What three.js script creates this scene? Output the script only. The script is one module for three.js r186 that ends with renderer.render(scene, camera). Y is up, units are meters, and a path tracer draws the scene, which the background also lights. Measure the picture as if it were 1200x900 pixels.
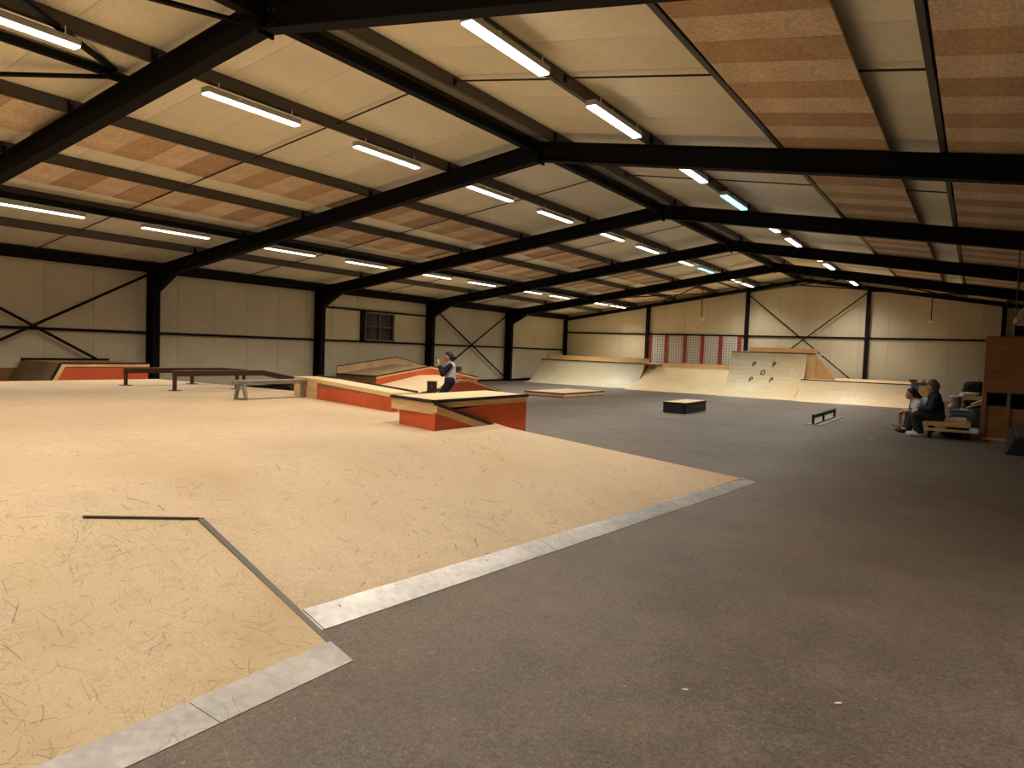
import * as THREE from 'three';
import { mergeGeometries } from 'three/addons/utils/BufferGeometryUtils.js';
import { RoundedBoxGeometry } from 'three/addons/geometries/RoundedBoxGeometry.js';
import { RectAreaLightUniformsLib } from 'three/addons/lights/RectAreaLightUniformsLib.js';
import { FontLoader } from 'three/addons/loaders/FontLoader.js';
import { TextGeometry } from 'three/addons/geometries/TextGeometry.js';

// ---------------------------------------------------------------- camera, exposure, lamp levels
const scene = new THREE.Scene();
scene.background = new THREE.Color(0x000000);
const EYE = 1.5173, FOCAL = 839.27;                       // metres, pixels of a 1200 x 900 frame
const camera = new THREE.PerspectiveCamera(2 * Math.atan(450 / FOCAL) * 180 / Math.PI, 4 / 3, 0.05, 200);
camera.position.set(0, EYE, 0);
camera.rotation.set(-0.04743, 0.57473, 0.03601, 'YXZ');
camera.updateMatrixWorld(true);
const renderer = new THREE.WebGLRenderer({ antialias: true });
renderer.toneMapping = THREE.LinearToneMapping;
renderer.toneMappingExposure = 1.0;
renderer.shadowMap.enabled = true;
RectAreaLightUniformsLib.init();
const TUBE_LEVEL = 15.5;                                     // candela of each half of a fluorescent fitting, below its reflector
const TUBE_WARM = [1.0, 0.915, 0.79], TUBE_NEUTRAL = [1.0, 0.955, 0.885], TUBE_BLUE = [0.35, 0.80, 1.0];

// ---------------------------------------------------------------- the hall's measures
const MID = -6.84, XL = -19.45, XR = 5.77, Z_FAR = -35.31, Z_NEAR = 6.73, BAY = 6.0;
const FRAME_Z = [0.73, -5.27, -11.27, -17.27, -23.27, -29.27];
const PITCH = 0.15, SLOPE = Math.atan(PITCH);
const rafterTop = (x) => 5.29 - PITCH * Math.abs(x - MID);
const rafterBottom = (x) => 4.95 - PITCH * Math.abs(x - MID);
const PURLIN_H = 0.18;
const roofUnder = (x) => rafterTop(x) + PURLIN_H;
const DECK = 0.6;

// a pixel's ray, met with a plane (positions read from the photograph)
const camR = new THREE.Matrix4().makeRotationFromEuler(camera.rotation);
const ray = (u, v) => new THREE.Vector3((u - 600) / FOCAL, -(v - 450) / FOCAL, -1).applyMatrix4(camR);
const onRay = (d, t) => new THREE.Vector3(0, EYE, 0).addScaledVector(d, t);
const atY = (u, v, y = 0) => { const d = ray(u, v); return onRay(d, (y - EYE) / d.y); };
const atX = (u, v, x) => { const d = ray(u, v); return onRay(d, x / d.x); };
const atZ = (u, v, z) => { const d = ray(u, v); return onRay(d, z / d.z); };

// ---------------------------------------------------------------- random numbers and noise
let seed = 7;
const rnd = () => { seed = (seed + 0x6d2b79f5) | 0; let t = Math.imul(seed ^ (seed >>> 15), 1 | seed); t = (t + Math.imul(t ^ (t >>> 7), 61 | t)) ^ t; return ((t ^ (t >>> 14)) >>> 0) / 4294967296; };
const rr = (a, b) => a + (b - a) * rnd();
function tileNoise(n, s) {                                 // n cells around a tile
  const g = new Float32Array(n * n), keep = seed; seed = s * 7919 + 13;
  for (let i = 0; i < g.length; i++) g[i] = rnd();
  seed = keep;
  return (u, v) => {
    let x = u * n, y = v * n, ix = Math.floor(x), iy = Math.floor(y), fx = x - ix, fy = y - iy;
    fx = fx * fx * (3 - 2 * fx); fy = fy * fy * (3 - 2 * fy);
    ix = ((ix % n) + n) % n; iy = ((iy % n) + n) % n; const jx = (ix + 1) % n, jy = (iy + 1) % n;
    const a = g[iy * n + ix], b = g[iy * n + jx], c = g[jy * n + ix], d = g[jy * n + jx];
    return a + (b - a) * fx + (c - a) * fy + (a - b - c + d) * fx * fy;
  };
}
function canvasTexture(size, metres, paint, strokes, srgb = true) {
  const c = document.createElement('canvas'); c.width = c.height = size;
  const ctx = c.getContext('2d'), img = ctx.createImageData(size, size), o = [0, 0, 0];
  for (let y = 0, i = 0; y < size; y++) for (let x = 0; x < size; x++, i += 4) {
    paint(x / size, y / size, o);
    img.data[i] = o[0]; img.data[i + 1] = o[1]; img.data[i + 2] = o[2]; img.data[i + 3] = 255;
  }
  ctx.putImageData(img, 0, 0);
  if (strokes) strokes(ctx, size, size / metres);
  const t = new THREE.CanvasTexture(c);
  t.wrapS = t.wrapT = THREE.RepeatWrapping; t.magFilter = THREE.LinearFilter;
  if (srgb) t.colorSpace = THREE.SRGBColorSpace;
  t.repeat.set(1 / metres, 1 / metres);
  return t;
}
function stroke(ctx, x, y, len, ang, bend, width, style) {
  ctx.strokeStyle = style; ctx.lineWidth = width; ctx.lineCap = 'round';
  const dx = Math.cos(ang) * len / 2, dy = Math.sin(ang) * len / 2;
  ctx.beginPath(); ctx.moveTo(x - dx, y - dy); ctx.quadraticCurveTo(x - dy * bend, y + dx * bend, x + dx, y + dy); ctx.stroke();
}

// ---------------------------------------------------------------- procedural textures
const texAsphalt = (() => {
  const a = tileNoise(6, 1), b = tileNoise(40, 2), c = tileNoise(340, 3), d = tileNoise(900, 4), e = tileNoise(15, 5);
  return canvasTexture(2048, 7, (u, v, o) => {
    const k = 0.80 + 0.12 * a(u, v) + 0.12 * e(u, v) + 0.10 * b(u, v) + 0.13 * (c(u, v) - 0.5) + 0.36 * (d(u, v) - 0.5);
    const w = b(v, u) * 8;
    o[0] = 96 * k + w * .5; o[1] = 86 * k + w * .1; o[2] = 76 * k - w * .2;
  }, (ctx, S, m) => {
    for (let i = 0; i < 9000; i++) { const s = rr(.5, 1.6), g = rr(110, 190) | 0; ctx.fillStyle = `rgba(${g},${g - 10},${g - 24},${rr(.25, .8)})`; ctx.beginPath(); ctx.ellipse(rr(0, S), rr(0, S), s * rr(.7, 2.2), s * .7, rr(0, 3), 0, 7); ctx.fill(); }
    for (let i = 0; i < 520; i++) stroke(ctx, rr(0, S), rr(0, S), rr(.03, .35) * m, rr(0, 3.1), rr(-.3, .3), rr(.6, 1.6), `rgba(150,138,122,${rr(.08, .35)})`);
    for (let i = 0; i < 220; i++) stroke(ctx, rr(0, S), rr(0, S), rr(.05, .4) * m, rr(0, 3.1), rr(-.3, .3), rr(1, 3), `rgba(30,26,24,${rr(.08, .3)})`);
  });
})();
const texAsphaltBump = (() => {
  const c = tileNoise(300, 6), d = tileNoise(120, 7);
  return canvasTexture(1024, 2.3, (u, v, o) => { o[0] = o[1] = o[2] = 255 * (.65 * c(u, v) + .35 * d(u, v)); }, null, false);
})();
function deckTexture(base, nScuff, dirt, s, metres = 8) {
  const a = tileNoise(5, s), b = tileNoise(19, s + 1), c = tileNoise(90, s + 2), d = tileNoise(700, s + 3), e = tileNoise(11, s + 4);
  return canvasTexture(2048, metres, (u, v, o) => {
    const st = Math.max(0, e(u, v) * .45 + b(u, v) * .35 + c(u, v) * .3 + d(u, v) * .25 - .72) * 2.6 * dirt;      // blotchy brown stains
    const k = .93 + .07 * a(u, v) + .05 * (b(u, v) - .5) + .05 * (c(u, v) - .5) + .09 * (d(u, v) - .5);
    o[0] = base[0] * k * (1 - .16 * st); o[1] = base[1] * k * (1 - .22 * st); o[2] = base[2] * k * (1 - .36 * st);
  }, (ctx, S, m) => {
    const put = (x, y, i) => {
      const dark = rnd() < .8, al = Math.pow(rnd(), 1.7) * .62 + .06;
      stroke(ctx, x, y, (Math.pow(rnd(), 3.4) * .12 + .01) * m, rr(0, 6.3), rr(-.25, .25), rr(.5, 1.3), dark ? `rgba(44,30,18,${al})` : `rgba(236,214,176,${al * .6})`);
    };
    for (let i = 0; i < nScuff; i++) put(rr(0, S), rr(0, S), i);
    for (let k = 0; k < 26; k++) { const cx = rr(0, S), cy = rr(0, S), r = rr(.2, .7) * m; for (let i = 0; i < nScuff / 45; i++) { const q = rr(0, 6.3), w = r * Math.sqrt(rnd()); put(cx + Math.cos(q) * w * 1.6, cy + Math.sin(q) * w, i); } }
    for (let i = 0; i < nScuff * 1.4; i++) { ctx.fillStyle = `rgba(52,38,24,${rr(.15, .6)})`; const s = rr(.5, 1.5); ctx.fillRect(rr(0, S), rr(0, S), s * rr(.8, 2), s); }
  });
}
const texDeck = deckTexture([198, 173, 138], 11000, .5, 20);
const texWedge = deckTexture([206, 180, 139], 17000, .55, 30, 4);
const texRamp = deckTexture([230, 203, 156], 1500, .5, 40);
const texPly = (() => {
  const a = tileNoise(6, 51), b = tileNoise(24, 52), c = tileNoise(260, 53);
  return canvasTexture(1024, 2.2, (u, v, o) => {
    const g = b(u * .25, v * 3) * .5 + a(u, v) * .5, f = c(u * .15, v), k = .86 + .2 * g + .10 * (f - .5);
    o[0] = 218 * k; o[1] = 182 * k; o[2] = 130 * k;
  }, (ctx, S, m) => { for (let i = 0; i < 40; i++) { ctx.fillStyle = `rgba(90,55,28,${rr(.2, .5)})`; ctx.beginPath(); ctx.ellipse(rr(0, S), rr(0, S), rr(3, 9), rr(1.5, 4), 0, 0, 7); ctx.fill(); } });
})();
const texOrange = (() => {
  const a = tileNoise(5, 61), b = tileNoise(40, 62), c = tileNoise(300, 63);
  return canvasTexture(1024, 2.5, (u, v, o) => {
    const k = .9 + .12 * a(u, v) + .06 * (b(u, v) - .5) + .08 * (c(u, v) - .5);
    o[0] = 202 * k; o[1] = 86 * k; o[2] = 42 * k;
  }, (ctx, S, m) => {
    for (let i = 0; i < 160; i++) stroke(ctx, rr(0, S), rr(0, S), rr(.02, .2) * m, rr(0, 3.1), rr(-.3, .3), rr(.6, 1.6), rnd() < .6 ? `rgba(70,24,12,${rr(.1, .5)})` : `rgba(228,150,110,${rr(.1, .45)})`);
  });
})();
const texSteel = (() => {
  const a = tileNoise(7, 71), b = tileNoise(50, 72), c = tileNoise(400, 73);
  return canvasTexture(1024, 1.6, (u, v, o) => { const k = .84 + .14 * a(u, v) + .10 * (b(u, v) - .5) + .06 * (c(u, v) - .5); o[0] = 214 * k; o[1] = 210 * k; o[2] = 202 * k; },
    (ctx, S, m) => { for (let i = 0; i < 260; i++) stroke(ctx, rr(0, S), rr(0, S), rr(.01, .16) * m, rr(0, 3.1), rr(-.4, .4), rr(.6, 2), `rgba(70,64,58,${rr(.08, .5)})`); });
})();
const texPanel = (() => {                                  // coated steel sandwich panel, micro-ribbed along v
  const a = tileNoise(6, 81), b = tileNoise(60, 82);
  return canvasTexture(1024, 4, (u, v, o) => { const k = .95 + .05 * a(u, v) + .03 * (b(u, v) - .5); o[0] = 250 * k; o[1] = 240 * k; o[2] = 213 * k; });
})();
const texRib = canvasTexture(512, 1.17, (u, v, o) => { const f = (u * 18) % 1, k = f < .12 ? 0 : 1; o[0] = o[1] = o[2] = 255 * k; }, null, false);
const texWool = (() => {                                   // pressed fibre lining board
  const a = tileNoise(8, 91), b = tileNoise(80, 92), c = tileNoise(330, 93);
  return canvasTexture(1024, 2.4, (u, v, o) => { const k = .90 + .08 * a(u, v) + .20 * (c(u, v) - .5) + .12 * (b(u, v) - .5); o[0] = 240 * k; o[1] = 212 * k; o[2] = 180 * k; });
})();

// ---------------------------------------------------------------- materials
const std = (o) => new THREE.MeshStandardMaterial({ side: THREE.DoubleSide, ...o });
const flat = (hex, roughness = .8, metalness = 0) => std({ color: hex, roughness, metalness });
const M = {
  floor: std({ map: texAsphalt, bumpMap: texAsphaltBump, bumpScale: .0025, roughness: .55 }),
  deck: std({ map: texDeck, roughness: .55 }),
  wedge: std({ map: texWedge, roughness: .55 }),
  ramp: std({ map: texRamp, roughness: .5 }),
  rampGreen: std({ map: texRamp, color: new THREE.Color(.80, .94, 1.10), roughness: .5 }),
  ply: std({ map: texPly, roughness: .65 }),
  plyPale: std({ map: texPly, color: 0xfff6e8, roughness: .65 }),
  plyBrown: std({ map: texPly, color: new THREE.Color(.55, .36, .24), roughness: .7 }),
  plyDark: std({ map: texPly, color: new THREE.Color(.34, .24, .17), roughness: .8 }),
  orange: std({ map: texOrange, roughness: .55 }),
  steel: std({ map: texSteel, color: new THREE.Color(.79, .79, .81), roughness: .42, metalness: .6 }),
  tube: std({ map: texSteel, color: 0xb9b9b4, roughness: .4, metalness: .5 }),
  blackSteel: new THREE.MeshPhysicalMaterial({ color: 0x0b0909, roughness: .7, specularIntensity: .35, side: THREE.DoubleSide }),
  coping: flat(0x1c1816, .5, .2), edgeSteel: flat(0x5d544a, .45, .4),
  brownSteel: flat(0x432717, .5, .25),
  zinc: flat(0x554f47, .5, .25),
  rod: flat(0x2b2723, .5, .4),
  roof: std({ map: texPanel, bumpMap: texRib, bumpScale: .003, roughness: .5 }),
  wall: std({ map: texPanel, color: 0xd6d4cc, roughness: .5 }),
  woolPale: std({ map: texWool, color: 0xffffff, roughness: .95 }),
  woolDark: std({ map: texWool, color: new THREE.Color(.70, .61, .52), roughness: .95 }),
  housing: flat(0xb8b4ab, .45),
  white: flat(0xdedcd6, .6),
  black: flat(0x131211, .6),
  blackRough: flat(0x1b1a19, .9),
  red: std({ map: texOrange, color: new THREE.Color(.55, .40, .50), roughness: .6 }),
  wire: flat(0x5d5a55, .5, .4),
  glass: new THREE.MeshPhysicalMaterial({ color: 0x0b0b0c, roughness: .08, metalness: 0, side: THREE.DoubleSide }),
  skin: flat(0xc58f6d, .6), hairDark: flat(0x17110e, .55), hairBrown: flat(0x57391f, .6),
  shirtGrey: flat(0xb9bac2, .9), sleeve: flat(0x17171a, .9), trousers: flat(0x161618, .9), jacket: flat(0x10131c, .9),
  shirtWhite: flat(0xcfc6cc, .9), trousersGreen: flat(0x2b2a21, .9), trousersDark: flat(0x24221f, .9),
  greyFabric: flat(0x77777a, .95), blueGrey: flat(0x5f6a78, .9), mat: flat(0x8b9096, .8), yellow: flat(0xc99a1c, .7),
  bluish: flat(0x5e6877, .6), brownWood: flat(0x4b2c1a, .8), gold: flat(0xb98a3c, .6),
};
const colourVariants = (base, list) => list.map((k) => { const m = base.clone(); m.color.multiplyScalar(k); return m; });
const ROOF = colourVariants(M.roof, [1, .97, .985, .955]);
const WALL = colourVariants(M.wall, [1, .97, .985]);
const PALE = colourVariants(M.woolPale, [1, .92, .96]), DARKB = colourVariants(M.woolDark, [1, 1.1, .93]);

// ---------------------------------------------------------------- geometry helpers
const V = (x, y, z) => new THREE.Vector3(x, y, z);
function metreUV(geo) {                                    // uv in metres from the face that a triangle shows
  const g = geo.index ? geo.toNonIndexed() : geo, p = g.attributes.position, uv = new Float32Array(p.count * 2);
  const a = V(), b = V(), c = V();
  for (let i = 0; i < p.count; i += 3) {
    a.fromBufferAttribute(p, i); b.fromBufferAttribute(p, i + 1); c.fromBufferAttribute(p, i + 2);
    const n = b.clone().sub(a).cross(c.clone().sub(a)); const ax = Math.abs(n.x), ay = Math.abs(n.y), az = Math.abs(n.z);
    [a, b, c].forEach((q, k) => {
      const [s, t] = ay >= ax && ay >= az ? [q.x, q.z] : ax >= az ? [q.z, q.y] : [q.x, q.y];
      uv[(i + k) * 2] = s; uv[(i + k) * 2 + 1] = t;
    });
  }
  g.setAttribute('uv', new THREE.BufferAttribute(uv, 2));
  return g;
}
const clean = (g) => { for (const k of Object.keys(g.attributes)) if (!['position', 'normal', 'uv'].includes(k)) g.deleteAttribute(k); return g; };
const merge = (list) => list.length === 1 ? metreUV(list[0]) : mergeGeometries(list.map((g) => clean(metreUV(g))));
const box = (w, h, d, x = 0, y = 0, z = 0) => new THREE.BoxGeometry(w, h, d).translate(x, y, z);
const span = (x0, x1, y0, y1, z0, z1) => box(Math.abs(x1 - x0), Math.abs(y1 - y0), Math.abs(z1 - z0), (x0 + x1) / 2, (y0 + y1) / 2, (z0 + z1) / 2);
const rbox = (w, h, d, x = 0, y = 0, z = 0, r = .01) => new RoundedBoxGeometry(w, h, d, 2, r).translate(x, y, z);
function between(geoAlongY, a, b) {                        // lay a shape made along y (unit length) from a to b
  const d = b.clone().sub(a), m = new THREE.Matrix4().compose(a.clone().addScaledVector(d, .5), new THREE.Quaternion().setFromUnitVectors(V(0, 1, 0), d.clone().normalize()), V(1, d.length(), 1));
  return geoAlongY.applyMatrix4(m);
}
const rodG = (a, b, r, n = 8) => between(new THREE.CylinderGeometry(r, r, 1, n), a, b);
function barG(a, b, w, h) {                                // rectangular bar, h stays upright
  const d = b.clone().sub(a), L = d.length(), z = d.clone().normalize(), x = V(0, 1, 0).cross(z).normalize(), y = z.clone().cross(x);
  return new THREE.BoxGeometry(w, h, L).applyMatrix4(new THREE.Matrix4().makeBasis(x, y, z).setPosition(a.clone().add(b).multiplyScalar(.5)));
}
function solid(top, bottom) {                              // a closed solid between two loops of as many points
  const n = top.length, pts = top.map((p) => new THREE.Vector2(p[0], p[2])), horizontal = Math.abs(THREE.ShapeUtils.area(pts)) > 1e-5;
  const flatPts = horizontal ? pts : null, tri = flatPts ? THREE.ShapeUtils.triangulateShape(flatPts, []) : [...Array(n - 2)].map((_, i) => [0, i + 1, i + 2]);
  const out = [], put = (...ps) => ps.forEach((p) => out.push(...p));
  for (const [a, b, c] of tri) { put(top[a], top[b], top[c]); put(bottom[c], bottom[b], bottom[a]); }
  for (let i = 0; i < n; i++) { const j = (i + 1) % n; put(top[i], bottom[i], bottom[j]); put(top[i], bottom[j], top[j]); }
  const g = new THREE.BufferGeometry(); g.setAttribute('position', new THREE.Float32BufferAttribute(out, 3)); g.computeVertexNormals(); return g;
}
const slab = (pts, t) => solid(pts, pts.map(([x, y, z]) => [x, y - t, z]));
const block = (pts, y0 = 0) => solid(pts, pts.map(([x, , z]) => [x, y0, z]));
function sideProfile(poly, x0, x1) {                       // polygon in (z, y), given depth along x
  const s = new THREE.Shape(poly.map(([z, y]) => new THREE.Vector2(z, y)));
  const g = new THREE.ExtrudeGeometry(s, { depth: 1, bevelEnabled: false, curveSegments: 1 }), p = g.attributes.position;
  for (let i = 0; i < p.count; i++) { const z = p.getX(i), y = p.getY(i), k = p.getZ(i); p.setXYZ(i, x0 + (x1 - x0) * k, y, z); }
  if (x1 < x0 === false) { const q = g.index ? g.toNonIndexed() : g, a = q.attributes.position; for (let i = 0; i < a.count; i += 3) { const t = [a.getX(i), a.getY(i), a.getZ(i)]; a.setXYZ(i, a.getX(i + 1), a.getY(i + 1), a.getZ(i + 1)); a.setXYZ(i + 1, ...t); } q.computeVertexNormals(); return q; }
  g.computeVertexNormals(); return g;
}

// ---------------------------------------------------------------- scene graph helpers
const taken = new Map();
const numbered = (n) => { const k = taken.get(n) ?? 0; taken.set(n, k + 1); return k ? `${n}_${String(k).padStart(3, '0')}` : n; };
const shadows = (o) => { o.castShadow = true; o.receiveShadow = true; return o; };
function mesh(name, geos, material, parent, label) {
  const m = shadows(new THREE.Mesh(merge([].concat(geos)), material)); m.name = name;
  if (label) m.userData.label = label;
  if (parent) parent.add(m);
  return m;
}
function piece(name, geo, material, parent) { const m = shadows(new THREE.Mesh(geo, material)); m.name = name; parent.add(m); return m; }
function thing(name, label, category, pos = [0, 0, 0], turn = 0, group) {
  const o = new THREE.Group(); o.name = numbered(name); o.position.set(...pos); o.rotation.y = turn;
  o.userData = { label, category }; if (group) o.userData.group = group;
  scene.add(o); return o;
}
function one(name, geos, material, label, category, group) {
  const m = mesh(numbered(name), geos, material); m.userData = { label, category }; if (group) m.userData.group = group;
  scene.add(m); return m;
}
function structure(name, label) { const o = new THREE.Group(); o.name = name; o.userData = { kind: 'structure', label }; scene.add(o); return o; }
const ORD = ['first', 'second', 'third', 'fourth', 'fifth', 'sixth', 'seventh', 'eighth'];

// ================================================================ SETTING
{ // floor
  const f = mesh('floor', span(XL - .2, XR + .2, -.2, 0, Z_FAR - .2, Z_NEAR + .2), M.floor); f.userData = { kind: 'structure', label: 'dark speckled asphalt floor of the hall' }; scene.add(f);
}
// ---- roof
const DX = [0.28, 2.1, 4.2, 6.3, 8.4, 10.4];               // purlins, from the ridge
{
  const ceiling = structure('ceiling', 'pitched roof of pale ribbed panels with brown fibre boards between purlins');
  const W = 1.0, T = .08, half = (XR - XL) / 2 + .25, len = half / Math.cos(SLOPE);
  const g = metreUV(new THREE.BoxGeometry(len, T, W - .008));
  { // ribs run down the slope: put u across the panel
    const uv = g.attributes.uv, p = g.attributes.position; for (let i = 0; i < p.count; i++) uv.setXY(i, p.getZ(i) * 1.17 + .5, p.getX(i));
  }
  for (const s of [-1, 1]) for (let k = 0, z = Z_NEAR - W / 2; z > Z_FAR - W / 2; z -= W, k++) {
    const m = piece('roof_panel', g, ROOF[(k * 7 + (s > 0 ? 1 : 0)) % 4], ceiling);
    m.rotation.z = -s * SLOPE;
    const xm = MID + s * half / 2; m.position.set(xm, roofUnder(xm) + T / 2 / Math.cos(SLOPE), z);
  }
  piece('ridge_cap', metreUV(new THREE.BoxGeometry(.6, .03, Z_NEAR - Z_FAR)), M.roof, ceiling).position.set(MID, roofUnder(MID) + .11, (Z_NEAR + Z_FAR) / 2);
  // brown lining boards: in the third and fourth strip from the ridge, on the ridge side of each strip
  const bw = .6, bg = metreUV(new THREE.BoxGeometry(1.40 / Math.cos(SLOPE), .022, bw - .004));
  for (const s of [-1, 1]) for (const d0 of [4.26, 6.36]) for (let b = 0; b < 7; b++) {
    const z0 = (b < 6 ? FRAME_Z[b] : Z_FAR + 0) - (b < 6 ? .14 : 0), zEnd = b < 5 ? FRAME_Z[b + 1] : Z_FAR;
    if (b === 6) continue;
    const n = 10, L = FRAME_Z[b] - zEnd, step = (L - .10) / n;
    for (let i = 0; i < n; i++) {
      const dark = ((i + (s > 0 ? 1 : 0) + (d0 > 5 ? 0 : 0)) % 2) === 0;
      const m = piece('lining_board', bg, (dark ? DARKB : PALE)[(i * 5 + b * 3 + (d0 > 5 ? 1 : 0)) % 3], ceiling);
      const xm = MID + s * (d0 + .70 - (s < 0 ? .02 : 0));
      m.rotation.z = -s * SLOPE; m.scale.z = (step - .002) / (bw - .004);
      const droop = (i === 4 || i === 5) ? rr(.004, .02) : rr(0, .006);
      m.position.set(xm, (s < 0 ? roofUnder(xm) - .03 : rafterTop(xm) + .028) - droop, FRAME_Z[b] - .05 - (i + .5) * step);
      m.rotation.x = (i === 4 ? -1 : i === 5 ? 1 : 0) * rr(.005, .02);
    }
  }
}
// ---- walls
function wallPanels(parent, geoFor, z0, z1, pitch, start, place) {
  const cuts = [z0]; let z = start; while (z < z0) z += pitch; z -= pitch;
  for (; z > z1; z -= pitch) cuts.push(z);
  cuts.push(z1);
  for (let i = 0; i + 1 < cuts.length; i++) { const w = cuts[i] - cuts[i + 1]; if (w > .05) place(cuts[i], cuts[i + 1], i); }
}
const GIRT = 1.63, GIRT_FAR = 2.60, EAVE = 3.72;
const wallLeft = structure('wall_left', 'long pale panel wall behind the wooden ramps');
const wallRight = structure('wall_right', 'long pale panel wall on the storage side');
const wallFar = structure('wall_far', 'pale panel gable wall behind the quarter pipes');
const wallNear = structure('wall_near', 'pale panel gable wall at the entrance end');
const WIN = { z0: -19.62, z1: -21.25, y0: 1.67, y1: 2.76 };
wallPanels(wallLeft, null, Z_NEAR, Z_FAR, 1.18, -12.14, (a, b, i) => {
  const parts = [];
  const zc = [Math.max(b, WIN.z1), Math.min(a, WIN.z0)];
  if (zc[1] > zc[0] + .001) {                              // the window's opening cut out of the panels it crosses
    parts.push(span(XL - .1, XL, 0, WIN.y0, a - .004, b + .004), span(XL - .1, XL, WIN.y1, EAVE, a - .004, b + .004));
    if (a > WIN.z0) parts.push(span(XL - .1, XL, WIN.y0, WIN.y1, a - .004, WIN.z0));
    if (b < WIN.z1) parts.push(span(XL - .1, XL, WIN.y0, WIN.y1, WIN.z1, b + .004));
  } else parts.push(span(XL - .1, XL, 0, EAVE, a - .004, b + .004));
  mesh('wall_panel', parts, WALL[i % 3], wallLeft);
});
wallPanels(wallRight, null, Z_NEAR, Z_FAR, 1.18, -12.14, (a, b, i) => mesh('wall_panel', span(XR, XR + .1, 0, EAVE, a - .004, b + .004), WALL[i % 3], wallRight));
for (const [wall, z, s] of [[wallFar, Z_FAR, -1], [wallNear, Z_NEAR, 1]]) {
  mesh('backing_sheet', solid([[XL, EAVE, z + s * .12], [MID, 5.7, z + s * .12], [XR, EAVE, z + s * .12], [XR, 0, z + s * .12], [XL, 0, z + s * .12]], [[XL, EAVE, z + s * .1], [MID, 5.7, z + s * .1], [XR, EAVE, z + s * .1], [XR, 0, z + s * .1], [XL, 0, z + s * .1]]), M.blackSteel, wall);
  for (let x = XL, i = 0; x < XR - .02; x += 1.15, i++) {
    const a = x + .003, b = Math.min(x + 1.147, XR), ya = roofUnder(a) + .05, yb = roofUnder(b) + .05;
    const top = (a < MID && b > MID) ? [[a, ya], [MID, roofUnder(MID) + .05], [b, yb]] : [[a, ya], [b, yb]];
    const loop = [[a, 0], ...top, [b, 0]], g = new THREE.ExtrudeGeometry(new THREE.Shape(loop.map(([px, py]) => new THREE.Vector2(px, py))), { depth: .1, bevelEnabled: false });
    g.translate(0, 0, s < 0 ? z - .1 : z);
    mesh('wall_panel', g, WALL[(i * 2) % 3], wall);
  }
}
mesh('backing_sheet', [span(XL - .12, XL - .1, 0, WIN.y0, Z_NEAR, Z_FAR), span(XL - .12, XL - .1, WIN.y1, EAVE, Z_NEAR, Z_FAR), span(XL - .12, XL - .1, WIN.y0, WIN.y1, Z_NEAR, WIN.z0), span(XL - .12, XL - .1, WIN.y0, WIN.y1, WIN.z1, Z_FAR)], M.blackSteel, wallLeft);
mesh('backing_sheet', span(XR + .1, XR + .12, 0, EAVE, Z_NEAR, Z_FAR), M.blackSteel, wallRight);
// rails that the panels are fixed to
mesh('girt', span(XL, XL + .07, GIRT - .035, GIRT + .035, Z_NEAR, Z_FAR), M.blackSteel, wallLeft);
mesh('girt', span(XL, XL + .07, 2.77, 2.83, FRAME_Z[3], FRAME_Z[4]), M.blackSteel, wallLeft);
mesh('base_rail', span(XL, XL + .05, .0, .09, Z_NEAR, Z_FAR), M.blackSteel, wallLeft);
mesh('girt', span(XR - .07, XR, GIRT - .035, GIRT + .035, Z_NEAR, Z_FAR), M.blackSteel, wallRight);
mesh('girt', span(XL, XR, GIRT_FAR - .04, GIRT_FAR + .04, Z_FAR, Z_FAR + .07), M.blackSteel, wallFar);
mesh('girt', span(XL, XR, GIRT_FAR - .04, GIRT_FAR + .04, Z_NEAR - .07, Z_NEAR), M.blackSteel, wallNear);
const farCols = [.197, .398, .606, .803].map((k) => XL + k * (XR - XL));
for (const x of [XL + .12, ...farCols, XR - .12]) mesh('gable_post', [span(x - .08, x + .08, 0, rafterTop(x) - .12, Z_FAR + .25, Z_FAR + .265), span(x - .08, x + .08, 0, rafterTop(x) - .12, Z_FAR + .07, Z_FAR + .085), span(x - .006, x + .006, 0, rafterTop(x) - .12, Z_FAR + .07, Z_FAR + .26)], M.blackSteel, wallFar);
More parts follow.
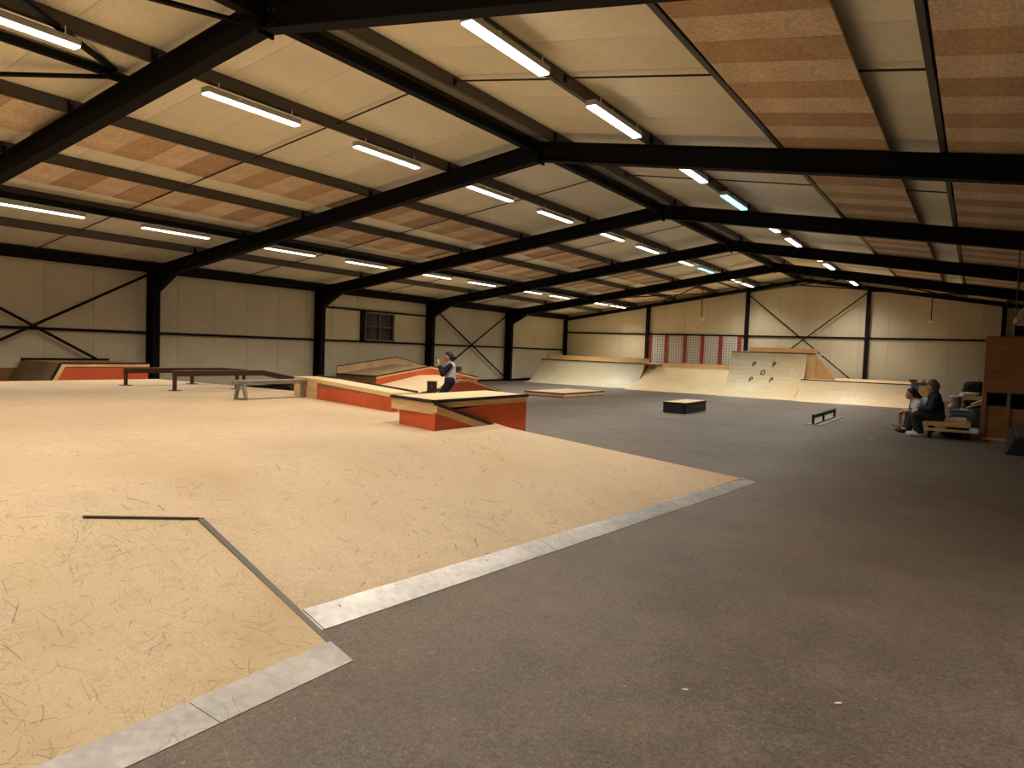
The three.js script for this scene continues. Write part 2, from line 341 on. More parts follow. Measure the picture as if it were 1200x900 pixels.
// cross bracing in the walls
const brace = (wall, a, b, r = .028) => mesh('brace', rodG(a, b, r), M.blackSteel, wall);
for (const [a, b] of [[1, 2], [4, 5]]) {
  const x = XL + .16, za = FRAME_Z[a] - .1, zb = FRAME_Z[b] + .1;
  brace(wallLeft, V(x, 3.25, za), V(x, .15, zb), .035); brace(wallLeft, V(x + .05, .15, za), V(x + .05, 3.25, zb), .035);
}
brace(wallFar, V(farCols[1], 4.62, Z_FAR + .3), V(farCols[2], .3, Z_FAR + .3)); brace(wallFar, V(farCols[1], .3, Z_FAR + .36), V(farCols[2], 4.62, Z_FAR + .36));
{ // window
  const w = structure('window_1', 'dark four pane window in the long pale wall'), x = XL + .02, { z0, z1, y0, y1 } = WIN;
  mesh('frame', [span(x - .1, x + .05, y0, y0 + .06, z0, z1), span(x - .1, x + .05, y1 - .06, y1, z0, z1), span(x - .1, x + .05, y0, y1, z0, z0 - .06), span(x - .1, x + .05, y0, y1, z1, z1 + .06)], flat(0x6f665a, .6), w);
  const ym = (y0 + y1) / 2, zm = (z0 + z1) / 2;
  mesh('mullion', span(x - .03, x + .03, y0, y1, zm - .02, zm + .02), flat(0x6f665a, .6), w);
  mesh('transom', span(x - .03, x + .03, ym - .02, ym + .02, z0, z1), flat(0x6f665a, .6), w);
  for (const [ya, yb] of [[y0 + .06, ym - .02], [ym + .02, y1 - .06]]) for (const [za, zb] of [[z0 - .06, zm + .02], [zm - .02, z1 + .06]]) mesh('pane', span(x - .035, x - .025, ya, yb, za, zb), M.glass, w);
  mesh('blind', span(x - .09, x - .07, y0, y1, z0, z1), M.black, w);
  mesh('jamb_post', span(XL, XL + .1, y0 - .05, y1 + .05, z0 + .02, z0 + .2), M.blackSteel, w);
}
{ // brown board along the foot of the wall, beside the deck
  const b = mesh('baseboard_left', span(XL + .01, XL + .035, .02, .66, 2, -8.35), M.plyDark); b.userData = { kind: 'structure', label: 'brown plywood board along the foot of the long wall' }; scene.add(b);
}

// ================================================================ STEEL FRAME
const frameLabel = (i) => i === 5 ? 'black steel portal frame, the first in front of the gable wall with quarter pipes' : `black steel portal frame, ${ORD[5 - i]} counted from the gable wall with quarter pipes`;
function iBeam(L, depth, width, tf = .014, tw = .01) {     // along x, from 0 to L, top at y = 0
  return [span(0, L, -tf, 0, -width / 2, width / 2), span(0, L, -depth, -depth + tf, -width / 2, width / 2), span(0, L, -depth + tf, -tf, -tw / 2, tw / 2)];
}
FRAME_Z.forEach((z, i) => {
  const t = thing('portal_frame', frameLabel(i), 'steel frame', [0, 0, z], 0, 'portal frames along the hall');
  for (const s of [-1, 1]) {
    const xo = s < 0 ? XL + .05 : XR - .05, xi = s < 0 ? XL + .40 : XR - .40, L = Math.abs(xo - MID) / Math.cos(SLOPE);
    const gs = iBeam(L, .336, .19);
    gs.forEach((g) => { if (s < 0) g.rotateY(Math.PI); g.rotateZ(s < 0 ? SLOPE : -SLOPE); g.translate(MID, 5.29, 0); });
    mesh('rafter', gs, M.blackSteel, t);
    mesh('column', [span(xo, xo - s * .014, 0, 3.36, -.1, .1), span(xi, xi + s * .014, 0, 3.30, -.1, .1), span(xo, xi, 0, 3.36, -.005, .005)], M.blackSteel, t);
    mesh('base_plate', span(xo + s * .02, xi - s * .06, 0, .018, -.13, .13), M.blackSteel, t);
    // haunch under the eaves end of the rafter
    const a = xi, b = xi - s * .85, hb = [[a, 2.77], [b, rafterBottom(b)], [a, rafterBottom(a)]];
    const sh = new THREE.Shape(hb.map(([x, y]) => new THREE.Vector2(x, y)));
    const hw = new THREE.ExtrudeGeometry(sh, { depth: .012, bevelEnabled: false }).translate(0, 0, -.006);
    mesh('haunch', [hw, barG(V(a, 2.77, 0), V(b, rafterBottom(b) - .004, 0), .19, .014)], M.blackSteel, t);
    mesh('stiffener', [box(.012, .30, .18, xi - s * .01, 3.16, 0), box(.34, .012, .18, (xo + xi) / 2, 3.02, 0)], M.blackSteel, t);
  }
  mesh('apex_plate', span(MID - .015, MID + .015, 4.90, 5.28, -.1, .1), M.blackSteel, t);
  const bolts = []; for (const s of [-1, 1]) for (const y of [5.02, 5.18]) for (const d of [.06, .16]) bolts.push(new THREE.CylinderGeometry(.014, .014, .03, 6).rotateX(Math.PI / 2).translate(MID + s * d, y - PITCH * d, .015));
  mesh('bolts', bolts, M.zinc, t).userData.kind = 'stuff';
});
{ // slim rafters along the top of the far gable
  for (const s of [-1, 1]) {
    const L = (Math.abs((s < 0 ? XL : XR) - MID) - .02) / Math.cos(SLOPE), gs = iBeam(L, .17, .16);
    gs.forEach((g) => { if (s < 0) g.rotateY(Math.PI); g.rotateZ(s < 0 ? SLOPE : -SLOPE); g.translate(MID, 5.29, Z_FAR + .16); });
    mesh('gable_rafter', gs, M.blackSteel, wallFar);
  }
}
// ---- purlins with the sag rods between them
{
  const zc = (Z_NEAR + Z_FAR) / 2, L = Z_NEAR - Z_FAR - .02;
  const cProfile = (s) => [box(.07, .006, L, 0, .003, 0), box(.07, .006, L, 0, PURLIN_H - .003, 0), box(.006, PURLIN_H, L, s * .032, PURLIN_H / 2, 0), box(.006, .02, L, -s * .032, .013, 0)];
  const side = { '-1': 'wooden ramp side', '1': 'storage side' };
  for (const s of [-1, 1]) DX.forEach((d, k) => {
    const x = MID + s * d;
    const label = k === 0 ? `grey steel ridge purlin just on the ${side[s]} of the ridge` : `grey steel roof purlin on the ${side[s]}, ${ORD[k - 1]} down from the ridge`;
    const t = thing('roof_purlin', label, 'purlin', [x, rafterTop(x), 0], 0, 'roof purlins');
    const gs = cProfile(s > 0 ? 1 : 1); gs.forEach((g) => g.translate(0, 0, zc));
    mesh('channel', gs, M.zinc, t);
    const cl = FRAME_Z.map((z) => box(.09, .16, .012, .02, .08, z + .11)).concat(FRAME_Z.map((z) => box(.05, .1, .06, .045, .06, z + .08)));
    mesh('cleats', cl, M.blackSteel, t).userData.kind = 'stuff';
    const dn = DX[k + 1] ?? 12.3;
    for (let b = 0; b < 6; b++) {
      const zm = b < 5 ? (FRAME_Z[b] + FRAME_Z[b + 1]) / 2 : (FRAME_Z[5] + Z_FAR) / 2, a = V(s * .03, .10, zm), e = V(s * (dn - d - .03), .10 - PITCH * (dn - d), zm);
      const r = mesh('sag_rod', rodG(a, e, .013, 6), M.rod, t);
      mesh('bracket', box(.05, .09, .07, s * .02, .09, zm), M.blackSteel, r);
    }
  });
  for (const s of [-1, 1]) {
    const x = s < 0 ? XL + .10 : XR - .10;
    one('eaves_beam', [span(x - .07, x + .07, 3.36, 3.56, Z_NEAR, Z_FAR), span(x - s * .07, x - s * .10, 3.29, 3.56, Z_NEAR, Z_FAR)], M.blackSteel, `black steel eaves beam along the top of the ${s < 0 ? 'long wall behind the wooden ramps' : 'long wall on the storage side'}`, 'beam');
  }
  one('ridge_tie', span(MID - .20, MID - .06, 5.12, 5.26, Z_NEAR, Z_FAR + .2), M.blackSteel, 'black steel tie tube running under the ridge of the roof', 'beam');
  one('longitudinal_tie', span(-15.06, -14.94, 3.94, 4.06, Z_NEAR, Z_FAR + .2), M.blackSteel, 'black steel tie tube beside the outer lamp row over the wooden ramps', 'beam');
}
// ---- bracing in the roof plane at both ends of the hall
{
  const g = atZ(136, 88, FRAME_Z[1] + .1), y = (x) => rafterBottom(x) + .12, z0 = FRAME_Z[0] - .12, z1 = FRAME_Z[1] + .12;
  const t = thing('roof_bracing', 'black steel roof bracing bolted to the second rafter near the entrance gable', 'bracing');
  mesh('strut', barG(V(g.x, g.y, z0), V(g.x, g.y, z1), .09, .09), M.blackSteel, t);
  mesh('diagonal', barG(V(g.x, g.y + .06, z1), V(g.x + 4.4, y(g.x + 4.4), z0), .07, .05), M.blackSteel, t);
  mesh('diagonal', barG(V(g.x, g.y - .03, z1), V(g.x - 4.4, y(g.x - 4.4), z0), .07, .04), M.blackSteel, t);
  mesh('gusset', box(.34, .012, .30, g.x, g.y - .02, z1 - .06), M.blackSteel, t);
  mesh('diagonal', barG(V(MID - .3, 5.08, z1), V(g.x + .2, g.y + .06, z0), .07, .04), M.blackSteel, t);
  const u = thing('roof_bracing', 'thin black roof bracing between the last portal frame and the quarter pipe gable', 'bracing');
  const a = FRAME_Z[5] - .12, b = Z_FAR + .28;
  for (const [xa, xb] of [[farCols[0], farCols[1]], [farCols[1], farCols[2]], [farCols[2], farCols[3]]]) {
    mesh('diagonal', rodG(V(xa, y(xa) + .05, a), V(xb, y(xb) + .05, b), .026), M.blackSteel, u);
    mesh('diagonal', rodG(V(xb, y(xb), a), V(xa, y(xa), b), .026), M.blackSteel, u);
  }
  for (const x of farCols) mesh('strut', rodG(V(x, y(x) + .02, a), V(x, y(x) + .02, b), .035), M.blackSteel, u);
}

// ================================================================ FLUORESCENT LIGHTS
{
  const L = 1.58, W = .15, H = .075;
  const housingG = merge([box(W, .012, L, 0, H - .006, 0), box(.008, H, L, -W / 2 + .004, H / 2, 0), box(.008, H, L, W / 2 - .004, H / 2, 0), box(W, H, .008, 0, H / 2, L / 2 - .004), box(W, H, .008, 0, H / 2, -L / 2 + .004)]);
  const diffG = metreUV(new THREE.BoxGeometry(W - .018, .035, L - .018)), clipG = merge([rodG(V(0, H - .02, 0), V(0, H + .09, 0), .008, 6), box(.02, .025, .03, 0, H - .005, 0)]);
  const ballG = metreUV(new THREE.SphereGeometry(.02, 8, 6));
  const glow = (c) => std({ color: 0x222222, emissive: new THREE.Color(...c), emissiveIntensity: 6, roughness: .5 });
  const G = { warm: glow([1, .95, .86]), neutral: glow([1, .96, .9]), blue: glow([.14, .58, .95]) };
  const rows = [
    { x: MID - 2.1, y: 4.84, name: 'inner ramp row' },
    { x: -15.32, y: 3.885, name: 'outer ramp row' },
    { x: MID + 2.29, y: 4.84, name: 'asphalt row' },
    { x: MID + 8.48, y: 3.885, name: 'storage side row', bays: [0, 6] },
  ];
  const starts = [[.65, 3.45], [.65, 3.45], [.65, 3.45], [.65, 3.35], [.75, 3.15], [1.05, 3.15]];
  rows.forEach((row, ri) => [...FRAME_Z, Z_NEAR].forEach((fz, b) => (row.bays && !row.bays.includes(b) ? [] : starts[b] ?? starts[0]).forEach((off, j) => {
    const z = fz - off - L / 2, blue = (ri === 2 && b === 2 && j === 1) || (ri === 0 && b === 4 && j === 1) , faint = ri === 1 && b === 5 && j === 0;
    const bay = b < 6 ? 5 - b : 6, side = j ? 'gable half' : 'entrance half';
    const label = blue ? `blue tinted fluorescent lamp in the ${row.name}` : `white fluorescent lamp, ${row.name}, ${ORD[bay]} bay from quarter pipe gable, ${side}`;
    const t = thing('fluorescent_lamp', label, 'ceiling lamp', [row.x, row.y, z], 0, 'fluorescent batten lamps in rows under the roof');
    piece('housing', housingG, M.housing, t);
    const kind = blue ? 'blue' : b < 3 || b > 5 ? 'warm' : 'neutral';
    piece('diffuser', diffG, G[kind], t).position.set(0, -.004, 0);
    for (const dz of [-.62, .62]) piece('clip', clipG, M.white, t).position.set(W / 2 - .01, 0, dz);
    piece('gland', ballG, M.white, t).position.set(W / 2 + .01, H - .02, .30);
    for (const dz of [-.4, .4]) {                          // the reflector cuts the light off below the horizontal
      const l = new THREE.SpotLight(new THREE.Color(...(blue ? TUBE_BLUE : kind === 'warm' ? TUBE_WARM : TUBE_NEUTRAL)), TUBE_LEVEL * (blue ? .6 : 1), 0, 1.23, 1, 2);
      l.name = 'tube_light'; l.position.set(0, -.05, dz); l.target.position.set(0, -2, dz); l.castShadow = true; l.shadow.radius = 3; t.add(l, l.target);
    }
  })));
}

// ================================================================ WOODEN FUNBOX
const edgeX = (z) => -2.824 - .1016 * (z + 2.616);         // foot of the long bank, on the asphalt
const T = [-4.53, DECK, -7.03], C = [edgeX(-9.04), 0, -9.04];
const inward = (z) => edgeX(z) - .172;                     // upper edge of the steel strip
{
  const creaseX = (z) => T[0] - (z - T[2]) * -.0435, Z0 = 3.0;
  const t = thing('wooden_funbox', 'large low plywood skate platform with sloped sides and a steel foot strip', 'skate ramp');
  const deck = [[creaseX(Z0), DECK, Z0], T, [-6.3, DECK, -8.25], [-9.8, DECK, -9.1], [-15.1, DECK, -8.95], [-15.1, DECK, Z0]];
  mesh('deck', slab(deck, .05), M.deck, t);
  // long bank: from the strip up to the crease
  const stripY = (z) => DECK * .172 / Math.abs(creaseX(z) - edgeX(z));
  const hipK = .075, hip = [C[0] + (T[0] - C[0]) * hipK, DECK * hipK, C[2] + (T[2] - C[2]) * hipK];
  const low = (z) => [inward(z), stripY(z), z], high = (z) => [creaseX(z), DECK, z], zsB = [Z0, 1, -1, -3, -5, T[2]];
  for (let i = 0; i + 1 < zsB.length; i++) mesh('bank', slab([high(zsB[i]), high(zsB[i + 1]), low(zsB[i + 1]), low(zsB[i])], .05), M.deck, t);
  mesh('bank', slab([T, hip, low(-8.0), low(T[2])], .05), M.deck, t);
  const crest = [T, [-6.3, DECK, -8.25], [-9.8, DECK, -9.1], [-15.1, DECK, -8.95]], toe = [C, [-6.0, 0, -10.4], [-9.8, 0, -11.1], [-15.1, 0, -11.0]];
  for (let i = 0; i < 3; i++) mesh('far_bank', slab([crest[i], crest[i + 1], toe[i + 1], toe[i]], .04), M.deck, t);
  mesh('wall_side_panel', span(-15.1, -15.06, 0, DECK - .05, Z0, -8.9), M.ply, t);
  mesh('framing', [span(-14.9, -14.85, .0, DECK - .06, Z0, -8.6), span(-10, -9.95, 0, DECK - .06, Z0, -8.6), span(-6.5, -6.45, 0, DECK - .06, Z0, -7.4)], M.ply, t);
  // steel strip along the foot, in sheets
  const zs = [Z0, .4, -2.616, -4.75, -6.9, -8.98];
  for (let i = 0; i + 1 < zs.length; i++) {
    const a = zs[i] - .003, b = zs[i + 1] + .003, l = (z) => [edgeX(z), .004, z], u = (z) => [inward(z) + (z < -8.9 ? -.02 : 0), stripY(z) + .002, z - (z < -8.9 ? .02 : 0)];
    const s = mesh('steel_strip', slab([l(a), l(b), u(b), u(a)], .004), M.steel, t, 'bare steel sheet strip');
    const screws = []; for (let z = a - .2; z > b; z -= .42) { const p = u(z), q = l(z); screws.push(new THREE.CylinderGeometry(.006, .006, .003, 6).translate(p[0] * .7 + q[0] * .3, p[1] * .7 + q[1] * .3 + .001, z)); }
    mesh('screws', screws, M.rod, s).userData.kind = 'stuff';
  }
}
{ // the steeper wedge beside the long bank
  const fx = -2.62, p1 = atZ(234, 608, -2.5), s = p1.y / (fx - p1.x);
  const onPlane = (u, v) => { const d = ray(u, v), t0 = (s * fx - EYE) / (d.y + s * d.x); return onRay(d, t0); };
  const p0 = V(fx, .0, -2.49), p2 = onPlane(97, 606), p3 = onPlane(0, 584), plane = (x) => s * (fx - x);
  const far = V(p3.x - .9, 0, p3.z + (p3.z - p2.z) / (p3.x - p2.x) * -.9); far.y = plane(far.x);
  const zN = 2.6, t = thing('bank_wedge', 'steep scuffed plywood wedge with dark steel edge and pale steel foot strip', 'skate ramp');
  const top = [[p0.x, .012, p0.z], [p1.x, p1.y, p1.z], [p2.x, p2.y, p2.z], [p3.x, p3.y, p3.z], [far.x, far.y, far.z], [far.x, far.y, zN], [p0.x, .012, zN]];
  mesh('ramp_surface', slab(top, .03), M.wedge, t);
  const low = [p0, p1, p2, p3, far].map((p) => [p.x, Math.max(p.y - .031, .0), p.z]);
  const skirt = []; for (let i = 0; i + 1 < low.length; i++) skirt.push(solid([low[i], low[i + 1], [low[i + 1][0], 0, low[i + 1][2]], [low[i][0], 0, low[i][2]]].map(([x, y, z]) => [x, y, z + .005]), [low[i], low[i + 1], [low[i + 1][0], 0, low[i + 1][2]], [low[i][0], 0, low[i][2]]].map(([x, y, z]) => [x, y, z + .02])));
  mesh('skirt', skirt, M.ply, t);
  const up = (p, d = .008) => V(p.x, p.y + d, p.z);
  mesh('edge_angle', [barG(up(p0, .006), up(p1, .002), .038, .012), barG(up(p1, .002), up(p2, .002), .026, .012)], M.edgeSteel, t, 'dark steel edge angle');
  const sheets = [zN, .1, -1.72, -2.44];
  for (let i = 0; i + 1 < sheets.length; i++) {
    const a = sheets[i] - .002, b = sheets[i + 1] + .002, last = i + 2 === sheets.length, y = .03;
    mesh('steel_strip', slab([[-2.43, .004, a], [-2.43, .004, b], [fx - .03, .0235, last ? b - .06 : b], [fx - .03, .0235, a]], .004), M.steel, t, 'bare steel sheet strip');
  }
}
// ---- orange hubba block on the deck's corner
{
  const a = V(-4.964, 0, -6.099), dir = V(-.9608, 0, -.2769), len = .868;        // its face towards the entrance
  const c = V(a.x + dir.x * len, 0, a.z + dir.z * len), far = V(-5.0, 0, -8.11), cf = V(c.x - .05, 0, -8.35), top = .93;
  const t = thing('orange_hubba_block', 'orange painted box with plywood top and black edges, a sloped ledge on its side', 'skate obstacle');
  const ins = .012, EW = .04;
  mesh('body', block([[a.x - ins, top - .14, a.z - ins], [far.x - ins, top - .05, far.z], [cf.x + .1, top - .05, cf.z], [c.x + .12, top - .14, c.z - ins]], .30), M.orange, t);
  mesh('body_lower', block([[a.x - ins, .4, a.z - .9], [far.x - ins, .4, far.z], [cf.x + .1, .4, cf.z], [c.x + .12, .4, c.z - .9]], .0), M.orange, t);
  mesh('band', block([[a.x, top - .03, a.z], [far.x, top - .03, far.z], [cf.x, top - .03, cf.z], [c.x, top - .03, c.z]].map((p) => p), top - .09), M.ply, t, 'plywood band under the top');
  mesh('front_band', block([[a.x, top - .085, a.z], [a.x - .02, top - .085, a.z - .05], [c.x - .0, top - .085, c.z - .05], [c.x, top - .085, c.z]], top - .15), M.ply, t);
  mesh('top', block([[a.x, top, a.z], [far.x, top, far.z], [cf.x, top, cf.z], [c.x, top, c.z]], top - .03), M.ramp, t, 'worn plywood top');
  const e = (p, q, y, w = .045, h = .034) => barG(V(p.x, y, p.z), V(q.x, y, q.z), w, h);
  mesh('edge_angle', [e(a, c, top - .008), e(a, far, top - .008)], M.coping, t, 'black steel edge');
  // the sloped ledge along its side: follows the far bank down
  const out = .13, l0 = V(a.x, .90, a.z), l1 = V(far.x, .36, far.z);
  const lp = (y0, y1, w0, w1) => solid([[a.x + w0, y0, a.z], [far.x + w0, y1, far.z], [far.x + w1, y1, far.z], [a.x + w1, y0, a.z]], [[a.x + w0, y0 - .05, a.z], [far.x + w0, y1 - .05, far.z], [far.x + w1, y1 - .05, far.z], [a.x + w1, y0 - .05, a.z]]);
  mesh('ledge_plank', [solid([[a.x, .885, a.z], [far.x, .345, far.z], [far.x + .05, .345, far.z], [a.x + .05, .885, a.z]], [[a.x, .80, a.z], [far.x, .26, far.z], [far.x + .05, .26, far.z], [a.x + .05, .80, a.z]])], M.ply, t, 'plywood plank');
  mesh('ledge_coping', barG(V(a.x + .035, .893, a.z), V(far.x + .035, .353, far.z), .05, .03), M.coping, t, 'black steel edge of the sloped ledge');
  mesh('ledge_side', solid([[a.x - .0, .80, a.z + .002], [far.x, .27, far.z], [far.x + .03, .27, far.z], [a.x + .03, .80, a.z + .002]], [[a.x, .56, a.z + .002], [far.x, .0, far.z], [far.x + .03, .0, far.z], [a.x + .03, .56, a.z + .002]]), M.orange, t);
  // plywood cheek on the other side, set back
  const k = atY(456, 481, DECK), ky = atZ(457, 465.5, k.z).y;
  mesh('cheek', block([[k.x, ky, k.z], [k.x + .62, ky + .01, k.z + .18], [k.x + .62, ky + .01, k.z + .05], [k.x, ky, k.z - .13]], .5), M.ply, t, 'plywood cheek');
}
// ---- long orange ledge on the far edge of the deck
{
  const A = V(-9.80, 0, -8.768), dir = V(Math.cos(.3), 0, -Math.sin(.3) * -1), n = V(-dir.z, 0, dir.x).multiplyScalar(-1);
  const P = (s, d = 0) => V(A.x + dir.x * s + n.x * d * -1, 0, A.z + dir.z * s + n.z * d * -1);
  const topY = (s) => s < .95 ? .938 : .938 - (s - .95) * .027;
  const t = thing('orange_grind_ledge', 'long orange ledge with plywood end and black top edge on the platform rim', 'skate obstacle');
  const D = .42, S0 = .92, S1 = 3.30;
  const quad = (s0, s1, y0, y1, d0 = 0, d1 = D) => { const p = [P(s0, d0), P(s1, d0), P(s1, d1), P(s0, d1)]; return solid(p.map((q, i) => [q.x, i === 0 || i === 3 ? y1[0] : y1[1], q.z]), p.map((q) => [q.x, y0, q.z])); };
  mesh('end_panel', quad(0, S0, .5, [topY(0) - .012, topY(S0) - .012]), M.ply, t, 'plywood end');
  mesh('body', quad(S0, S1, .3, [topY(S0) - .07, topY(S1) - .07], .015), M.orange, t, 'orange painted side');
  mesh('band', quad(S0, S1, .7, [topY(S0) - .012, topY(S1) - .012], 0, .05), M.ply, t, 'plywood band');
  t.children[2].geometry.dispose(); t.remove(t.children[2]);
  const bandTop = (s) => topY(s) - .012, bp = [P(S0, 0), P(S1, 0), P(S1, .06), P(S0, .06)];
  mesh('band', solid(bp.map((q, i) => [q.x, bandTop(i === 0 || i === 3 ? S0 : S1), q.z]), bp.map((q, i) => [q.x, bandTop(i === 0 || i === 3 ? S0 : S1) - .075, q.z])), M.ply, t, 'plywood band');
  mesh('top', quad(S0, S1, .8, [topY(S0) - .01, topY(S1) - .01], .05, D), M.ramp, t);
  mesh('end_post', quad(S0 - .03, S0 + .06, .5, [topY(S0) - .02, topY(S0) - .02], -.004, .04), M.plyPale, t);
  const b0 = P(0), b1 = P(S0), b2 = P(S1);
  mesh('edge_angle', [barG(V(b0.x, topY(0), b0.z), V(b1.x, topY(S0), b1.z), .03, .026), barG(V(b1.x, topY(S0), b1.z), V(b2.x, topY(S1), b2.z), .03, .026)], M.coping, t, 'black steel edge');
}
// ---- rails on the deck
function flatRail(label, x, y, z0, z1, down, mat, w = .05, h = .10) {
  const t = thing('grind_rail', label, 'grind rail', [x, 0, 0]);
  mesh('wear_strip', [span(-w / 2 + .004, w / 2 + .001, y - .002, y + .004, z0, z1), ...(down ? [barG(V(0, y + .001, z1), V(0, down.y + .001, down.z), w, .006)] : [])], M.tube, t, 'bare worn steel top');
  mesh('bar', [span(-w / 2, w / 2, y - h, y - .002, z0, z1), ...(down ? [barG(V(0, y - h / 2, z1), V(0, down.y - h / 2, down.z), w, h)] : [])], mat, t);
  const post = (z, yy) => { mesh('post', span(-.025, .025, DECK, yy - h + .005, z - .025, z + .025), mat, t); mesh('foot_plate', span(-.08, .08, DECK, DECK + .01, z - .08, z + .08), mat, t); };
  post(z0 - .03, y); post((z0 + z1) / 2 - .35, y);
  if (down) mesh('post', span(-.025, .025, Math.max(.02, DECK * (1 - (-9.02 - down.z) / 2.05) + .02), down.y - h + .01, down.z + .03, down.z + .08), mat, t);
  return t;
}
{
  const e1 = atX(272, 433, -13.3), e2 = atX(345, 442, -11.65);
  flatRail('brown flat bar rail nearest the long wall, bending down past the platform', -13.3, .925, -7.25, -9.30, V(0, e1.y, -9.9), M.brownSteel);
  flatRail('longer brown flat bar rail between the other brown rail and the silver one', -11.65, .948, -7.2, -9.05, e2, M.brownSteel);
  const t = thing('grind_bench', 'silver steel flat rail standing on splayed legs on the platform', 'grind rail', [-9.49, 0, 0]);
  mesh('bar', rbox(.16, .07, 1.66, 0, .905 - .035, -7.69, .012), M.tube, t);
  for (const z of [-6.98, -8.42]) { for (const s of [-1, 1]) mesh('leg', barG(V(s * .06, .84, z), V(s * .13, DECK + .02, z), .045, .045), M.tube, t); mesh('foot_bar', span(-.15, .15, DECK, DECK + .03, z - .02, z + .02), M.tube, t); }
  mesh('leg', span(.03, .07, DECK, .85, -8.15, -8.11), M.tube, t);
}
{ // black slab stack on the asphalt behind the rails
  const p = atZ(322, 454, -12.2), q = atZ(375, 452, -12.4), t = thing('black_pallet_stack', 'black slatted platforms stacked behind the silver rail', 'pallet', [(p.x + q.x) / 2, 0, -12.6]);
  const w = Math.abs(q.x - p.x) / 2 + .2, h = .50;
  for (let k = 0; k < 3; k++) { mesh('slab', rbox(2 * w, .07, 1.2, 0, .09 + k * .18, 0, .01), M.black, t); for (const s of [-1, 0, 1]) mesh('runner', span(s * (w - .08) - .05, s * (w - .08) + .05, k * .18 - .0, k * .18 + .056, -.55, .55), k ? M.zinc : M.black, t); }
}
// ---- orange bank by the long wall
{
  const x = -17.4, f = (u, v) => { const p = atX(u, v, x); return [p.z, p.y]; }, a = f(73, 426), b = f(175, 426.5), s = (a[0] - f(62, 445)[0]) / (a[1] - f(62, 445)[1]);
  const h = .845, z0 = a[0], z1 = b[0], zf = z0 + Math.abs(s) * h, t = thing('wall_bank_box', 'orange box with grey sloped end standing against the long wall', 'skate ramp');
  mesh('body', sideProfile([[zf - .08, 0], [z0 - .04, h - .07], [z1 + .03, h - .07], [z1 + .03, 0]], x, x - .04), M.orange, t, 'orange painted side');
  mesh('trim', [sideProfile([[zf, 0], [z0, h], [z0 - .06, h - .075], [zf - .1, 0]], x + .012, x - .05), sideProfile([[z0, h], [z1, h], [z1, h - .075], [z0 - .05, h - .075]], x + .012, x - .05)], M.plyPale, t, 'plywood trim');
  mesh('sloped_end', sideProfile([[zf + .02, 0], [z0 + .02, h + .01], [z0 - .02, h - .02], [zf - .03, 0]], x - .02, XL + .14), std({ map: texPly, color: new THREE.Color(.24, .24, .22), roughness: .7 }), t, 'grey plywood slope');
  mesh('top', sideProfile([[z0, h + .01], [z1, h + .01], [z1, h - .03], [z0, h - .03]], x - .01, XL + .14), M.plyBrown, t);
  mesh('edge_angle', [barG(V(x, h + .012, z0), V(x, h + .012, z1), .05, .03), barG(V(x - .02, .02, zf + .02), V(x - .02, h + .01, z0 + .02), .07, .03)], M.coping, t, 'black steel edge');
  mesh('back_rail', span(XL + .13, XL + .17, h - .02, h + .06, z0 + .05, z1), M.blackSteel, t);
  mesh('end_panel', span(x - .04, XL + .15, 0, h - .03, z1, z1 + .03), M.plyDark, t);
}
